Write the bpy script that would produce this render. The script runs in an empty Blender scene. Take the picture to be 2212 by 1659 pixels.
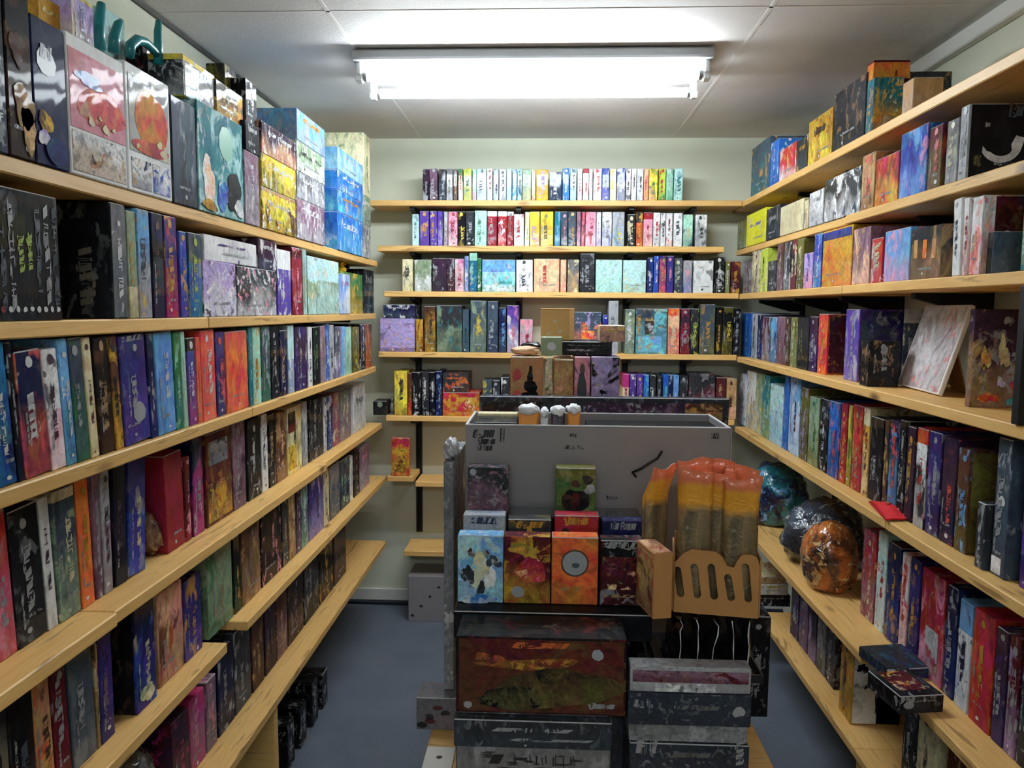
import bpy, bmesh, math, random
from mathutils import Vector, Matrix
random.seed(11)
S = bpy.context.scene
COL = S.collection
# ------------------------------------------------------------------ camera
W, H, F = 2212.0, 1659.0, 1649.4
YAW, PITCH, ROLL, CZ = .0431, .0974, .0068, 1.58
cy, sy, cp, sp = math.cos(YAW), math.sin(YAW), math.cos(PITCH), math.sin(PITCH)
fw = Vector((-sy*cp, cy*cp, -sp)); r0 = Vector((cy, sy, 0)); d0 = fw.cross(r0)
cr, sr = math.cos(ROLL), math.sin(ROLL)
rt = cr*r0 - sr*d0; dn = cr*d0 + sr*r0
cam = bpy.data.cameras.new('camera'); co = bpy.data.objects.new('camera', cam); COL.objects.link(co)
cam.sensor_width = 36; cam.lens = F/W*36; cam.clip_start = .02
m = Matrix((rt, -dn, -fw)).transposed().to_4x4(); m.translation = (0, 0, CZ); co.matrix_world = m
S.camera = co
# ------------------------------------------------------------------ world, exposure
wd = bpy.data.worlds.new('world'); S.world = wd; wd.use_nodes = True
wd.node_tree.nodes['Background'].inputs[0].default_value = (.8, .9, 1, 1)
wd.node_tree.nodes['Background'].inputs[1].default_value = .05
vs = S.view_settings; vs.view_transform = 'Standard'; vs.look = 'None'; vs.gamma = 1; vs.use_curve_mapping = False
vs.exposure = 1.22
TUBE_POWER = 33.0      # emission strength of the fluorescent tubes
REAR_POWER = 25.0      # added fixture, unseen behind the camera, to light the camera-facing sides
S.cycles.use_denoising = True
S.cycles.max_bounces = 6; S.cycles.diffuse_bounces = 4; S.cycles.glossy_bounces = 3
S.cycles.sample_clamp_indirect = 6
# ------------------------------------------------------------------ measuring helpers (pixel of the 2212 x 1659 photograph -> place in the room)
CP = Vector((0, 0, CZ))
def ray(px, py): return fw + rt*((px-W/2)/F) + dn*((py-H/2)/F)
def onX(px, py, X): d = ray(px, py); return CP + d*(X/d.x)
def onY(px, py, Y): d = ray(px, py); return CP + d*(Y/d.y)
def onZ(px, py, Z): d = ray(px, py); return CP + d*((Z-CZ)/d.z)
def solve(base, axis, k, vec):       # base + t*axis seen at vec-coordinate k
    b = base - CP
    q = vec - fw*k
    return -(b.dot(q))/(axis.dot(q))
def Yat(px, X, Z): return solve(Vector((X, 0, Z)), Vector((0, 1, 0)), (px-W/2)/F, rt)
def Xat(px, Y, Z): return solve(Vector((0, Y, Z)), Vector((1, 0, 0)), (px-W/2)/F, rt)
def Zat(py, X, Y): return solve(Vector((X, Y, 0)), Vector((0, 0, 1)), (py-H/2)/F, dn)
# ------------------------------------------------------------------ colours
PAL = dict(black=(22,22,26), charcoal=(52,53,58), grey=(118,118,122), silver=(172,174,180), white=(232,232,234), cream=(225,215,175),
 tan=(190,150,100), brown=(92,58,40), maroon=(90,26,34), crimson=(160,28,52), red=(200,38,34), coral=(235,92,78), orange=(230,112,40),
 gold=(215,160,50), yellow=(232,205,60), lime=(190,205,70), green=(52,120,72), sage=(140,160,130), mint=(160,215,190), teal=(30,120,130),
 cyan=(110,205,220), sky=(110,170,225), blue=(30,110,200), royal=(40,70,170), navy=(24,32,72), indigo=(52,44,120), purple=(92,62,160),
 lilac=(180,160,215), mauve=(140,105,125), pink=(232,150,175), magenta=(185,45,120), plum=(62,40,62), olive=(115,112,50), slate=(68,82,98),
 peach=(245,190,150), neon=(225,225,30), aqua=(185,225,225))
WORD = dict(neon='bright yellow', aqua='pale aqua', sky='light blue', royal='royal blue', slate='slate grey', mint='mint green', sage='sage green')
def lin(c): return tuple(((v/255+.055)/1.055)**2.4 if v/255 > .04045 else v/255/12.92 for v in c)
def C(k): return lin(PAL[k]) if isinstance(k, str) else lin(k)
# ------------------------------------------------------------------ node helpers
def newmat(name):
    mt = bpy.data.materials.new(name); mt.use_nodes = True
    nt = mt.node_tree; return mt, nt, nt.nodes['Principled BSDF']
def N(nt, t, **kw):
    n = nt.nodes.new(t)
    for k, v in kw.items():
        if k in ('ins',):
            for i, x in v.items(): n.inputs[i].default_value = x
        else: setattr(n, k, v)
    return n
def L(nt, a, b): nt.links.new(a, b)
def math_(nt, op, a, b=None, c=None):
    n = N(nt, 'ShaderNodeMath', operation=op)
    for i, x in enumerate((a, b, c)):
        if x is None: continue
        if isinstance(x, (int, float)): n.inputs[i].default_value = x
        else: L(nt, x, n.inputs[i])
    return n.outputs[0]
def mixc(nt, f, a, b, bt='MIX'):
    n = N(nt, 'ShaderNodeMix', data_type='RGBA', blend_type=bt)
    for i, x in ((0, f), (6, a), (7, b)):
        if isinstance(x, (int, float)): n.inputs[i].default_value = x
        elif isinstance(x, tuple): n.inputs[i].default_value = (*x[:3], 1)
        else: L(nt, x, n.inputs[i])
    return n.outputs[2]
def rng(nt, v, a, b, c=0., d=1.):
    n = N(nt, 'ShaderNodeMapRange', clamp=True)
    L(nt, v, n.inputs[0])
    for i, x in enumerate((a, b, c, d)):
        if isinstance(x, (int, float)): n.inputs[i+1].default_value = x
        else: L(nt, x, n.inputs[i+1])
    return n.outputs[0]
def noise(nt, vec, scale, detail=3, rough=.6, dist=0.):
    n = N(nt, 'ShaderNodeTexNoise'); n.inputs['Detail'].default_value = detail; n.inputs['Roughness'].default_value = rough
    n.inputs['Distortion'].default_value = dist
    if isinstance(scale, (int, float)): n.inputs['Scale'].default_value = scale
    else: L(nt, scale, n.inputs['Scale'])
    L(nt, vec, n.inputs['Vector']); return n.outputs['Fac']
def simple(name, col, rough=.6, var=.15, scale=20, bump=0, metal=0, coat=0, spec=.5):
    mt, nt, b = newmat(name)
    tc = N(nt, 'ShaderNodeTexCoord').outputs['Object']
    n = noise(nt, tc, scale, 4)
    c = C(col)
    L(nt, mixc(nt, n, tuple(x*(1-var) for x in c), tuple(min(1, x*(1+var)) for x in c)), b.inputs['Base Color'])
    b.inputs['Roughness'].default_value = rough; b.inputs['Metallic'].default_value = metal
    b.inputs['Coat Weight'].default_value = coat; b.inputs['Specular IOR Level'].default_value = spec
    if bump:
        bp = N(nt, 'ShaderNodeBump'); bp.inputs['Strength'].default_value = bump; bp.inputs['Distance'].default_value = .004
        L(nt, noise(nt, tc, scale*3, 3), bp.inputs['Height']); L(nt, bp.outputs[0], b.inputs['Normal'])
    return mt
def attr(nt, n): return N(nt, 'ShaderNodeAttribute', attribute_type='OBJECT', attribute_name=n)
def make_print():
    """Printed, shrink-wrapped cardboard; each object carries its own inks (c1..c4) and layout (prm, prq)."""
    mt, nt, b = newmat('printed_card')
    uvm = N(nt, 'ShaderNodeUVMap', uv_map='m').outputs[0]; uvn = N(nt, 'ShaderNodeUVMap', uv_map='n').outputs[0]
    s1 = N(nt, 'ShaderNodeSeparateXYZ'); L(nt, attr(nt, 'prm').outputs['Vector'], s1.inputs[0])
    s2 = N(nt, 'ShaderNodeSeparateXYZ'); L(nt, attr(nt, 'prq').outputs['Vector'], s2.inputs[0])
    scale, blot, fleck = s1.outputs; seed, split, smear = s2.outputs
    sv = N(nt, 'ShaderNodeSeparateXYZ'); L(nt, uvn, sv.inputs[0]); v = sv.outputs[1]
    cx = N(nt, 'ShaderNodeCombineXYZ'); L(nt, seed, cx.inputs[0]); L(nt, math_(nt, 'MULTIPLY', seed, 2.7), cx.inputs[1]); L(nt, seed, cx.inputs[2])
    st = N(nt, 'ShaderNodeCombineXYZ'); st.inputs[0].default_value = 1; L(nt, smear, st.inputs[1]); st.inputs[2].default_value = 1
    mul = N(nt, 'ShaderNodeVectorMath', operation='MULTIPLY'); L(nt, uvm, mul.inputs[0]); L(nt, st.outputs[0], mul.inputs[1])
    add = N(nt, 'ShaderNodeVectorMath', operation='ADD'); L(nt, mul.outputs[0], add.inputs[0]); L(nt, cx.outputs[0], add.inputs[1])
    vec = add.outputs[0]
    c1, c2, c3, c4 = (attr(nt, k).outputs['Color'] for k in ('c1', 'c2', 'c3', 'c4'))
    n0 = noise(nt, vec, math_(nt, 'MULTIPLY', scale, .35), 2, .5, .4)
    n1 = noise(nt, vec, scale, 4, .62, .9)
    n2 = noise(nt, vec, math_(nt, 'MULTIPLY', scale, 2.3), 3, .6, .6)
    clump = rng(nt, noise(nt, vec, math_(nt, 'MULTIPLY', scale, .8), 2, .5, .3), .42, .56, .12, 1.)
    t0 = rng(nt, math_(nt, 'ADD', v, math_(nt, 'MULTIPLY', math_(nt, 'SUBTRACT', n0, .5), 1.6)), .62, .3)
    col = mixc(nt, math_(nt, 'MULTIPLY', t0, math_(nt, 'MULTIPLY', blot, .55)), c1, c2)
    col = mixc(nt, math_(nt, 'MULTIPLY', rng(nt, n1, .53, .6), blot), col, c2)
    zone = math_(nt, 'GREATER_THAN', v, split)
    col = mixc(nt, zone, col, c4)
    col = mixc(nt, math_(nt, 'MULTIPLY', rng(nt, n1, .43, .36), math_(nt, 'MULTIPLY', blot, .6)), col, mixc(nt, .8, col, (.006, .006, .008)))
    col = mixc(nt, math_(nt, 'MULTIPLY', rng(nt, n2, .56, .61), math_(nt, 'MULTIPLY', clump, fleck)), col, c3)
    # the finer painting of the print: shifts of hue and tone at two sizes
    ad2 = N(nt, 'ShaderNodeVectorMath', operation='ADD'); L(nt, vec, ad2.inputs[0]); ad2.inputs[1].default_value = (4.7, 9.1, 2.3)
    n3 = noise(nt, ad2.outputs[0], math_(nt, 'MULTIPLY', scale, 1.5), 3, .6, .8)
    n4 = noise(nt, ad2.outputs[0], math_(nt, 'MULTIPLY', scale, 5.), 2, .7, .3)
    hs = N(nt, 'ShaderNodeHueSaturation'); L(nt, col, hs.inputs['Color'])
    L(nt, math_(nt, 'ADD', .5, math_(nt, 'MULTIPLY', math_(nt, 'SUBTRACT', n3, .5), math_(nt, 'MULTIPLY', blot, .26))), hs.inputs['Hue'])
    k4 = math_(nt, 'MULTIPLY', math_(nt, 'SUBTRACT', n4, .5), math_(nt, 'ADD', .35, math_(nt, 'MULTIPLY', blot, 1.15)))
    k3 = math_(nt, 'MULTIPLY', math_(nt, 'SUBTRACT', n0, .5), .7)
    L(nt, math_(nt, 'MAXIMUM', math_(nt, 'ADD', 1.0, math_(nt, 'ADD', k4, k3)), .2), hs.inputs['Value'])
    hs.inputs['Saturation'].default_value = .97
    col = hs.outputs[0]
    L(nt, col, b.inputs['Base Color'])
    b.inputs['Roughness'].default_value = .6; b.inputs['Specular IOR Level'].default_value = .05
    L(nt, attr(nt, 'wrp').outputs['Fac'], b.inputs['Coat Weight']); b.inputs['Coat Roughness'].default_value = .05
    bp = N(nt, 'ShaderNodeBump'); bp.inputs['Strength'].default_value = .2; bp.inputs['Distance'].default_value = .004
    L(nt, noise(nt, vec, 16, 1, .5, 1.), bp.inputs['Height']); L(nt, bp.outputs[0], b.inputs['Coat Normal'])
    return mt
M_PRINT = make_print()
def make_ink():
    mt, nt, b = newmat('ink')
    tc = N(nt, 'ShaderNodeTexCoord').outputs['Object']
    c1 = attr(nt, 'c1').outputs['Color']
    L(nt, mixc(nt, rng(nt, noise(nt, tc, 60, 3), .35, .65, 0, .45), c1, (.05, .05, .06)), b.inputs['Base Color'])
    b.inputs['Roughness'].default_value = .4
    return mt
M_INK = make_ink()
M_EDGE = simple('wrap_edge_glint', (176, 178, 182), .3, .5, 55)  # pale tone painted for light caught by the wrap on box tops
def make_wood(name, c_a, c_b):
    mt, nt, b = newmat(name)
    tc = N(nt, 'ShaderNodeTexCoord').outputs['Object']
    oi = N(nt, 'ShaderNodeObjectInfo').outputs['Random']
    cx = N(nt, 'ShaderNodeCombineXYZ')
    for i in range(3): L(nt, math_(nt, 'MULTIPLY', oi, 9.3+i*4), cx.inputs[i])
    ad = N(nt, 'ShaderNodeVectorMath', operation='ADD'); L(nt, tc, ad.inputs[0]); L(nt, cx.outputs[0], ad.inputs[1])
    mp = N(nt, 'ShaderNodeMapping'); L(nt, ad.outputs[0], mp.inputs[0]); mp.inputs['Scale'].default_value = (1.1, 14, 14)
    g = noise(nt, mp.outputs[0], 2.2, 5, .62, 1.6)
    mp2 = N(nt, 'ShaderNodeMapping'); L(nt, ad.outputs[0], mp2.inputs[0]); mp2.inputs['Scale'].default_value = (2.2, 6, 6)
    k = N(nt, 'ShaderNodeTexVoronoi'); k.inputs['Scale'].default_value = 1.3; L(nt, mp2.outputs[0], k.inputs['Vector'])
    col = mixc(nt, rng(nt, g, .3, .7), C(c_b), C(c_a))
    col = mixc(nt, rng(nt, g, .58, .68, 0, .75), col, C((140, 92, 44)))
    col = mixc(nt, rng(nt, k.outputs['Distance'], .13, .04, 0, .85), col, C((86, 48, 22)))
    sh = rng(nt, oi, 0, 1, .86, 1.06)
    cc = N(nt, 'ShaderNodeCombineColor')
    for i in range(3): L(nt, sh, cc.inputs[i])
    L(nt, mixc(nt, 1., col, cc.outputs[0], 'MULTIPLY'), b.inputs['Base Color'])
    b.inputs['Roughness'].default_value = .5
    bp = N(nt, 'ShaderNodeBump'); bp.inputs['Strength'].default_value = .15; bp.inputs['Distance'].default_value = .003
    L(nt, g, bp.inputs['Height']); L(nt, bp.outputs[0], b.inputs['Normal'])
    return mt
M_WOOD = make_wood('pine', (246, 202, 128), (224, 172, 98))
M_METAL = simple('black_steel', (20, 21, 26), .45, .2, 30, 0, .3)
M_WHITE = simple('white_enamel', (225, 228, 228), .35, .03, 8)
M_CARD = simple('corrugated_card', (186, 132, 76), .75, .12, 30, .1)
M_GREYCARD = simple('grey_board', (142, 136, 140), .4, .22, 5, .1, 0, .2)
M_CARDL = simple('pale_corrugated_card', (214, 172, 108), .75, .1, 30, .1)
M_CLOTHW = simple('white_cloth', (235, 236, 240), .8, .06, 40, .2)
M_BLACKFOIL = simple('black_foil', (20, 20, 23), .22, .3, 25, .35, 0, .5)
M_REDCLOTH = simple('red_cloth', (215, 28, 36), .7, .12, 60, .2)
M_TEAL = simple('teal_resin', (30, 132, 140), .35, .35, 18, .1, 0, .3)
# ------------------------------------------------------------------ objects
def tag(o, label=None, cat=None, group=None, kind=None):
    if label: o['label'] = label
    if cat: o['category'] = cat
    if group: o['group'] = group
    if kind: o['kind'] = kind
    return o
def link(name, me, mat=None, parent=None, loc=(0, 0, 0), rz=0):
    o = bpy.data.objects.new(name, me); COL.objects.link(o)
    if mat and me is not None and not me.materials: me.materials.append(mat)
    if parent: o.parent = parent
    o.location = loc
    if rz: o.rotation_euler[2] = rz
    return o
def empty(name, loc, rz=0):
    o = link(name, None, None, None, loc, rz); o.empty_display_size = .05; return o
def mesh_from(vs, fs, name='m'):
    me = bpy.data.meshes.new(name); me.from_pydata(vs, [], fs); me.update(); return me
def chamfer(x0, x1, y0, y1, z0, z1, b=.0016):
    """box with chamfered edges -> verts, faces (outward)"""
    lo, hi = (x0, y0, z0), (x1, y1, z1); c = [(a+d)/2 for a, d in zip(lo, hi)]
    b = min(b, *[(h-l)*.3 for l, h in zip(lo, hi)])
    vs, ix = [], {}
    for s in [(i, j, k) for i in (0, 1) for j in (0, 1) for k in (0, 1)]:
        for a in range(3):
            p = [(hi[t] if s[t] else lo[t]) + (0 if t == a else (-b if s[t] else b)) for t in range(3)]
            ix[s, a] = len(vs); vs.append(tuple(p))
    fs = []
    def put(q):
        ctr = [sum(vs[i][t] for i in q)/len(q) - c[t] for t in range(3)]
        e1 = Vector(vs[q[1]])-Vector(vs[q[0]]); e2 = Vector(vs[q[2]])-Vector(vs[q[0]])
        fs.append(tuple(q) if e1.cross(e2).dot(Vector(ctr)) > 0 else tuple(reversed(q)))
    for a in range(3):
        o1, o2 = [t for t in range(3) if t != a]
        for s in (0, 1):
            q = []
            for i, j in ((0, 0), (1, 0), (1, 1), (0, 1)):
                k = [0]*3; k[a] = s; k[o1] = i; k[o2] = j; q.append(ix[tuple(k), a])
            put(q)
    for a, d_, e in ((0, 1, 2), (0, 2, 1), (1, 2, 0)):
        for i in (0, 1):
            for j in (0, 1):
                k1 = [0]*3; k1[a] = i; k1[d_] = j; k2 = list(k1); k2[e] = 1
                k1, k2 = tuple(k1), tuple(k2)
                put([ix[k1, a], ix[k2, a], ix[k2, d_], ix[k1, d_]])
    for s in [(i, j, k) for i in (0, 1) for j in (0, 1) for k in (0, 1)]: put([ix[s, 0], ix[s, 1], ix[s, 2]])
    return vs, fs
def add_uv(me, dims=None):
    xs = [v.co for v in me.vertices]
    lo = [min(p[i] for p in xs) for i in range(3)]; hi = [max(p[i] for p in xs) for i in range(3)]
    um, un = me.uv_layers.new(name='m'), me.uv_layers.new(name='n')
    for p in me.polygons:
        n = p.normal; a = max(range(3), key=lambda t: abs(n[t]))
        i, j = ((1, 2), (0, 2), (0, 1))[a]
        for li in p.loop_indices:
            q = me.vertices[me.loops[li].vertex_index].co
            um.data[li].uv = (q[i] + (a*.37), q[j] + (.21 if a == 2 else 0))
            un.data[li].uv = ((q[i]-lo[i])/max(1e-5, hi[i]-lo[i]), (q[j]-lo[j])/max(1e-5, hi[j]-lo[j]) if a != 2 else .9)
def box_mesh(w, d, h, b=.0016):
    vs, fs = chamfer(-w/2, w/2, 0, d, 0, h, b); me = mesh_from(vs, fs, 'box'); add_uv(me); return me
def bx(x0, x1, y0, y1, z0, z1, b=.002): return mesh_from(*chamfer(x0, x1, y0, y1, z0, z1, b))
def join_mesh(parts):
    vs, fs = [], []
    for v, f in parts:
        o = len(vs); vs += v; fs += [tuple(i+o for i in q) for q in f]
    return mesh_from(vs, fs)
SEED = [0]
WRAP = [.3]       # how glossy the shrink wrap of the boxes being built is
def inks(o, c1, c2, c3, c4=None, scale=22, blot=.9, fleck=.8, split=2., smear=.55):
    SEED[0] += 1; o['wrp'] = float(WRAP[0])
    o['c1'] = [float(x) for x in C(c1)]; o['c2'] = [float(x) for x in C(c2)]; o['c3'] = [float(x) for x in C(c3)]; o['c4'] = [float(x) for x in C(c4 or c1)]
    o['prm'] = [float(scale), float(blot), float(fleck)]; o['prq'] = [SEED[0]*1.37 % 61.0, float(split), float(smear)]
    return o
# scribbled lettering shared by the printed titles (strokes of a few quads, as unreadable as in the photo)
def title_mesh(seed, n, horiz=False, dens=.9):
    rd = random.Random(seed); vs, fs = [], []
    def stroke(a, b, wd):
        d = Vector((b[0]-a[0], 0, b[1]-a[1])); q = Vector((-d.z, 0, d.x)); q = q/(q.length+1e-6)*wd
        i = len(vs)
        for p, s in ((a, 1), (b, 1), (b, -1), (a, -1)): vs.append((p[0]+q.x*s, 0, p[1]+q.z*s))
        fs.append((i+3, i+2, i+1, i) if True else 0)
    for k in range(n):
        if rd.random() > dens: continue
        c = 1/n; z0 = k*c
        for _ in range(rd.choice((2, 3, 3))):
            t = rd.random()
            if t < .45: a = (rd.uniform(-.45, -.2), z0+rd.uniform(.1, .85)*c); b = (rd.uniform(.15, .45), a[1]+rd.uniform(-.2, .2)*c)
            elif t < .85: x = rd.uniform(-.4, .4); a = (x, z0+.08*c); b = (x+rd.uniform(-.2, .2), z0+.85*c)
            else: a = (-.35, z0+.1*c); b = (.35, z0+.8*c)
            stroke(a, b, .085*c if t < .45 else .055)
    if horiz: vs = [(z-.5, y, x+.5) for x, y, z in vs]
    me = mesh_from(vs, fs, 'title')
    return me
TV = [title_mesh(100+i, 9+i % 8, dens=.86) for i in range(16)]
TH = [title_mesh(300+i, 8+i % 6, True) for i in range(8)]
def disc_mesh(seed, n=9, jag=.1):
    rd = random.Random(seed); vs = []
    for k in range(n):
        a = 2*math.pi*k/n; r = .5*(1-jag*rd.random()); vs.append((r*math.cos(a), 0, r*math.sin(a)))
    return mesh_from(vs, [tuple(range(n))], 'disc')
DS = [disc_mesh(i, 9, .1+.1*i) for i in range(5)]
def decal(parent, name, me, cx, cz, sx, sz, col, side='f', w=0, d=0, label=None, off=.0008):
    """flat print lying on a face of a box: f front, l local -x side, r local +x side, t top"""
    o = link(name, me, M_INK, parent)
    if side == 'f': o.location = (cx, -off, cz)
    elif side == 'l': o.location = (-w/2-off, d/2-cx, cz); o.rotation_euler[2] = -math.pi/2
    elif side == 'r': o.location = (w/2+off, d/2+cx, cz); o.rotation_euler[2] = math.pi/2
    o.scale = (sx, 1, sz); o['c1'] = [float(x) for x in C(col)]
    if label: o['label'] = label
    return o
def panel(parent, name, cx, cz, sx, sz, cols, side='f', w=0, d=0, label=None, th=.0012, **kw):
    """a printed picture panel lying on a box face"""
    me = mesh_from(*chamfer(-sx/2, sx/2, -th, 0, -sz/2, sz/2, .0005)); add_uv(me)
    o = link(name, me, M_PRINT, parent); inks(o, *cols, **kw)
    if side == 'f': o.location = (cx, 0, cz)
    elif side == 'l': o.location = (-w/2, d/2-cx, cz); o.rotation_euler[2] = -math.pi/2
    elif side == 'r': o.location = (w/2, d/2+cx, cz); o.rotation_euler[2] = math.pi/2
    if label: o['label'] = label
    return o
def pblob(parent, name, cx, cz, sx, sz, cols, seed=0, jag=.3, off=.0016, n=22, side='f', w=0, d=0, **kw):
    """an irregular printed figure on a face"""
    rd = random.Random(seed); ph = [rd.uniform(0, 6.3) for _ in range(4)]; vs = []
    for k in range(n):
        a = 2*math.pi*k/n; r = .5*(1 - jag*.5 + jag*.35*(math.sin(2*a+ph[0])+.7*math.sin(3*a+ph[1])+.5*math.sin(5*a+ph[2])+.3*math.sin(8*a+ph[3])))
        vs.append((sx*r*math.cos(a), 0, sz*r*math.sin(a)))
    me = mesh_from(vs, [tuple(range(n))]); add_uv(me); o = link(name, me, M_PRINT, parent); inks(o, *cols, **{**dict(smear=.8, scale=14), **kw})
    if side == 'f': o.location = (cx, -off, cz)
    elif side == 'r': o.location = (w/2+off, d/2+cx, cz); o.rotation_euler[2] = math.pi/2
    return o
REC = []      # every shelf item: dict(o, row, c1, c2, ...), labelled at the end
def game_box(name, loc, rz, w, d, h, c1, c2, c3, row=None, title=None, emblem=None, lean=0, words=None, **kw):
    o = link(name, box_mesh(w, d, h, .0019), M_PRINT, None, loc, rz)
    inks(o, c1, c2, c3, **kw)
    rd = random.Random(SEED[0]*7+1)
    if rd.random() < .6:                     # gleam along the wrapped top edges, painted as pale colour
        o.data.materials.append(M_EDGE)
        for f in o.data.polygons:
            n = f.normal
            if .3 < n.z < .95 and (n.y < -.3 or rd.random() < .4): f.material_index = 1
    if lean:
        o.rotation_euler[1] = math.radians(lean) if abs(rz) < .01 else 0
        if abs(rz) > .01: o.rotation_mode = 'ZYX' if False else 'XYZ'; o.rotation_euler = (Matrix.Rotation(rz, 3, 'Z') @ Matrix.Rotation(math.radians(lean), 3, 'Y')).to_euler()
    tc = title if isinstance(title, str) else c3
    if title is not False:
        if h > w*1.15:
            decal(o, 'title_lettering', rd.choice(TV), w*rd.uniform(-.12, .12), h*rd.uniform(.18, .34), min(w*rd.uniform(.34, .5), .022), h*rd.uniform(.34, .56), tc)
            if w > .035: decal(o, 'small_print', rd.choice(TV), -w*rd.uniform(.26, .34), h*rd.uniform(.1, .3), .007, h*rd.uniform(.2, .5), 'silver')
            if rd.random() < .5: decal(o, 'top_mark', rd.choice(DS), w*rd.uniform(-.1, .1), h*rd.uniform(.86, .93), min(w*.5, .018), min(w*.6, .022), tc)
        else:
            decal(o, 'title_lettering', rd.choice(TH), 0, h*rd.uniform(.55, .72), w*rd.uniform(.5, .75), h*rd.uniform(.12, .2), tc)
    if emblem is not False and rd.random() < .6:
        s = min(w*.32, .013) * rd.uniform(.6, 1)
        decal(o, 'maker_emblem', rd.choice(DS), rd.uniform(-.2, .2)*w, h*rd.uniform(.04, .09)+s*.3, s*rd.uniform(.7, 1.5), s, 'white' if rd.random() < .5 else ('silver' if rd.random() < .5 else c3))
        if w > .03: decal(o, 'small_mark', rd.choice(TH), rd.uniform(-.15, .15)*w, h*rd.uniform(.1, .14)+s, w*.5, .008, 'silver')
    REC.append(dict(o=o, row=row, c1=c1, c2=c2, c3=c3, words=words))
    return o
# ------------------------------------------------------------------ room
XL, XR, YB, YW = -.8025, .9284, 3.7316, 3.9517
XWL, XWR, ZC, YREAR = -1.16, 1.262, 2.44, -2.6
def plaster(name, ca, cb, sc=2.5, bump=.15):
    mt, nt, b = newmat(name); tc = N(nt, 'ShaderNodeTexCoord').outputs['Object']
    L(nt, mixc(nt, rng(nt, noise(nt, tc, sc, 5, .65), .3, .7), C(ca), C(cb)), b.inputs['Base Color']); b.inputs['Roughness'].default_value = .75
    bp = N(nt, 'ShaderNodeBump'); bp.inputs['Strength'].default_value = bump; bp.inputs['Distance'].default_value = .003
    L(nt, noise(nt, tc, 90, 3), bp.inputs['Height']); L(nt, bp.outputs[0], b.inputs['Normal']); return mt
M_WALL = plaster('pale_green_wall_paint', (212, 214, 194), (200, 203, 184))
M_CEIL = plaster('grey_white_ceiling_paint', (226, 222, 219), (212, 209, 207), 3, .3)
M_TRIMW = simple('white_gloss_paint', (214, 214, 208), .4, .05, 6)
def carpet():
    mt, nt, b = newmat('blue_grey_carpet'); tc = N(nt, 'ShaderNodeTexCoord').outputs['Object']
    a = noise(nt, tc, 420, 2, .7); g = noise(nt, tc, 5, 4)
    col = mixc(nt, rng(nt, a, .3, .7), C((74, 82, 98)), C((134, 140, 150)))
    col = mixc(nt, rng(nt, g, .35, .65, 0, .35), col, C((84, 94, 110)))
    L(nt, col, b.inputs['Base Color']); b.inputs['Roughness'].default_value = .95; b.inputs['Specular IOR Level'].default_value = .1
    bp = N(nt, 'ShaderNodeBump'); bp.inputs['Strength'].default_value = .5; bp.inputs['Distance'].default_value = .004
    L(nt, a, bp.inputs['Height']); L(nt, bp.outputs[0], b.inputs['Normal']); return mt
def struct(name, me, mat): return tag(link(name, me, mat), kind='structure')
struct('floor', bx(XWL-.1, XWR+.1, YREAR-.1, YW+.1, -.1, 0), carpet())
struct('ceiling', bx(XWL-.1, XWR+.1, YREAR-.1, YW+.1, ZC, ZC+.1), M_CEIL)
struct('wall_left', bx(XWL-.1, XWL, YREAR, YW, 0, ZC), M_WALL)
struct('wall_right', bx(XWR, XWR+.1, YREAR, YW, 0, ZC), M_WALL)
struct('wall_back', bx(XWL-.1, XWR+.1, YW, YW+.1, 0, ZC), M_WALL)
struct('wall_rear', bx(XWL-.1, XWR+.1, YREAR-.1, YREAR, 0, ZC), M_WALL)
struct('baseboard_back', bx(XWL, XWR, YW-.016, YW, .02, .085, .003), M_TRIMW)
struct('trim_1', bx(XWL, XWR, YW-.03, YW, .0, .02, .003), simple('dark_vinyl', (30, 36, 50), .5))
struct('trim_2', bx(XWR-.03, XWR, YREAR, YW, ZC-.07, ZC-.02, .004), M_TRIMW)
struct('trim_3', bx(XWL, XWL+.012, YREAR, YW, ZC-.014, ZC, .003), simple('dark_gap_filler', (84, 84, 80), .8))
M_TAPE = simple('ceiling_joint_tape', (226, 222, 218), .8, .08, 14)
a, b_ = onZ(690, 0, ZC), onZ(728, 118, ZC)
struct('trim_4', bx(a.x-.006, a.x+.006, YREAR, YW-.02, ZC-.001, ZC, .0003), M_TAPE)
a = onZ(1640, 50, ZC)
struct('trim_5', bx(a.x-.006, a.x+.006, YREAR, YW-.02, ZC-.001, ZC, .0003), M_TAPE)
a = onZ(660, 25, ZC)
struct('trim_6', bx(XWL+.02, XWR-.04, a.y-.005, a.y+.005, ZC-.001, ZC, .0003), M_TAPE)
# ------------------------------------------------------------------ fluorescent lights
def emis(name, power):
    mt, nt, b = newmat(name); b.inputs['Base Color'].default_value = (.9, .9, .9, 1)
    b.inputs['Emission Color'].default_value = (.86, .95, 1., 1); b.inputs['Emission Strength'].default_value = power; return mt
def tube_mesh(r, l, n=20, axis=0):
    vs, fs = [], []
    prof = [(-l/2, r*.55), (-l/2+.006, r), (l/2-.006, r), (l/2, r*.55)]
    for x, q in prof:
        for k in range(n): a = 2*math.pi*k/n; vs.append((x, q*math.cos(a), q*math.sin(a)))
    for i in range(3):
        for k in range(n): fs.append((i*n+k, i*n+(k+1) % n, (i+1)*n+(k+1) % n, (i+1)*n+k))
    fs += [tuple(range(n))[::-1], tuple(range(3*n, 4*n))]
    return mesh_from(vs, fs)
M_PAN = simple('grey_enamel_pan', (150, 152, 154), .5, .05, 8)
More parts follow.
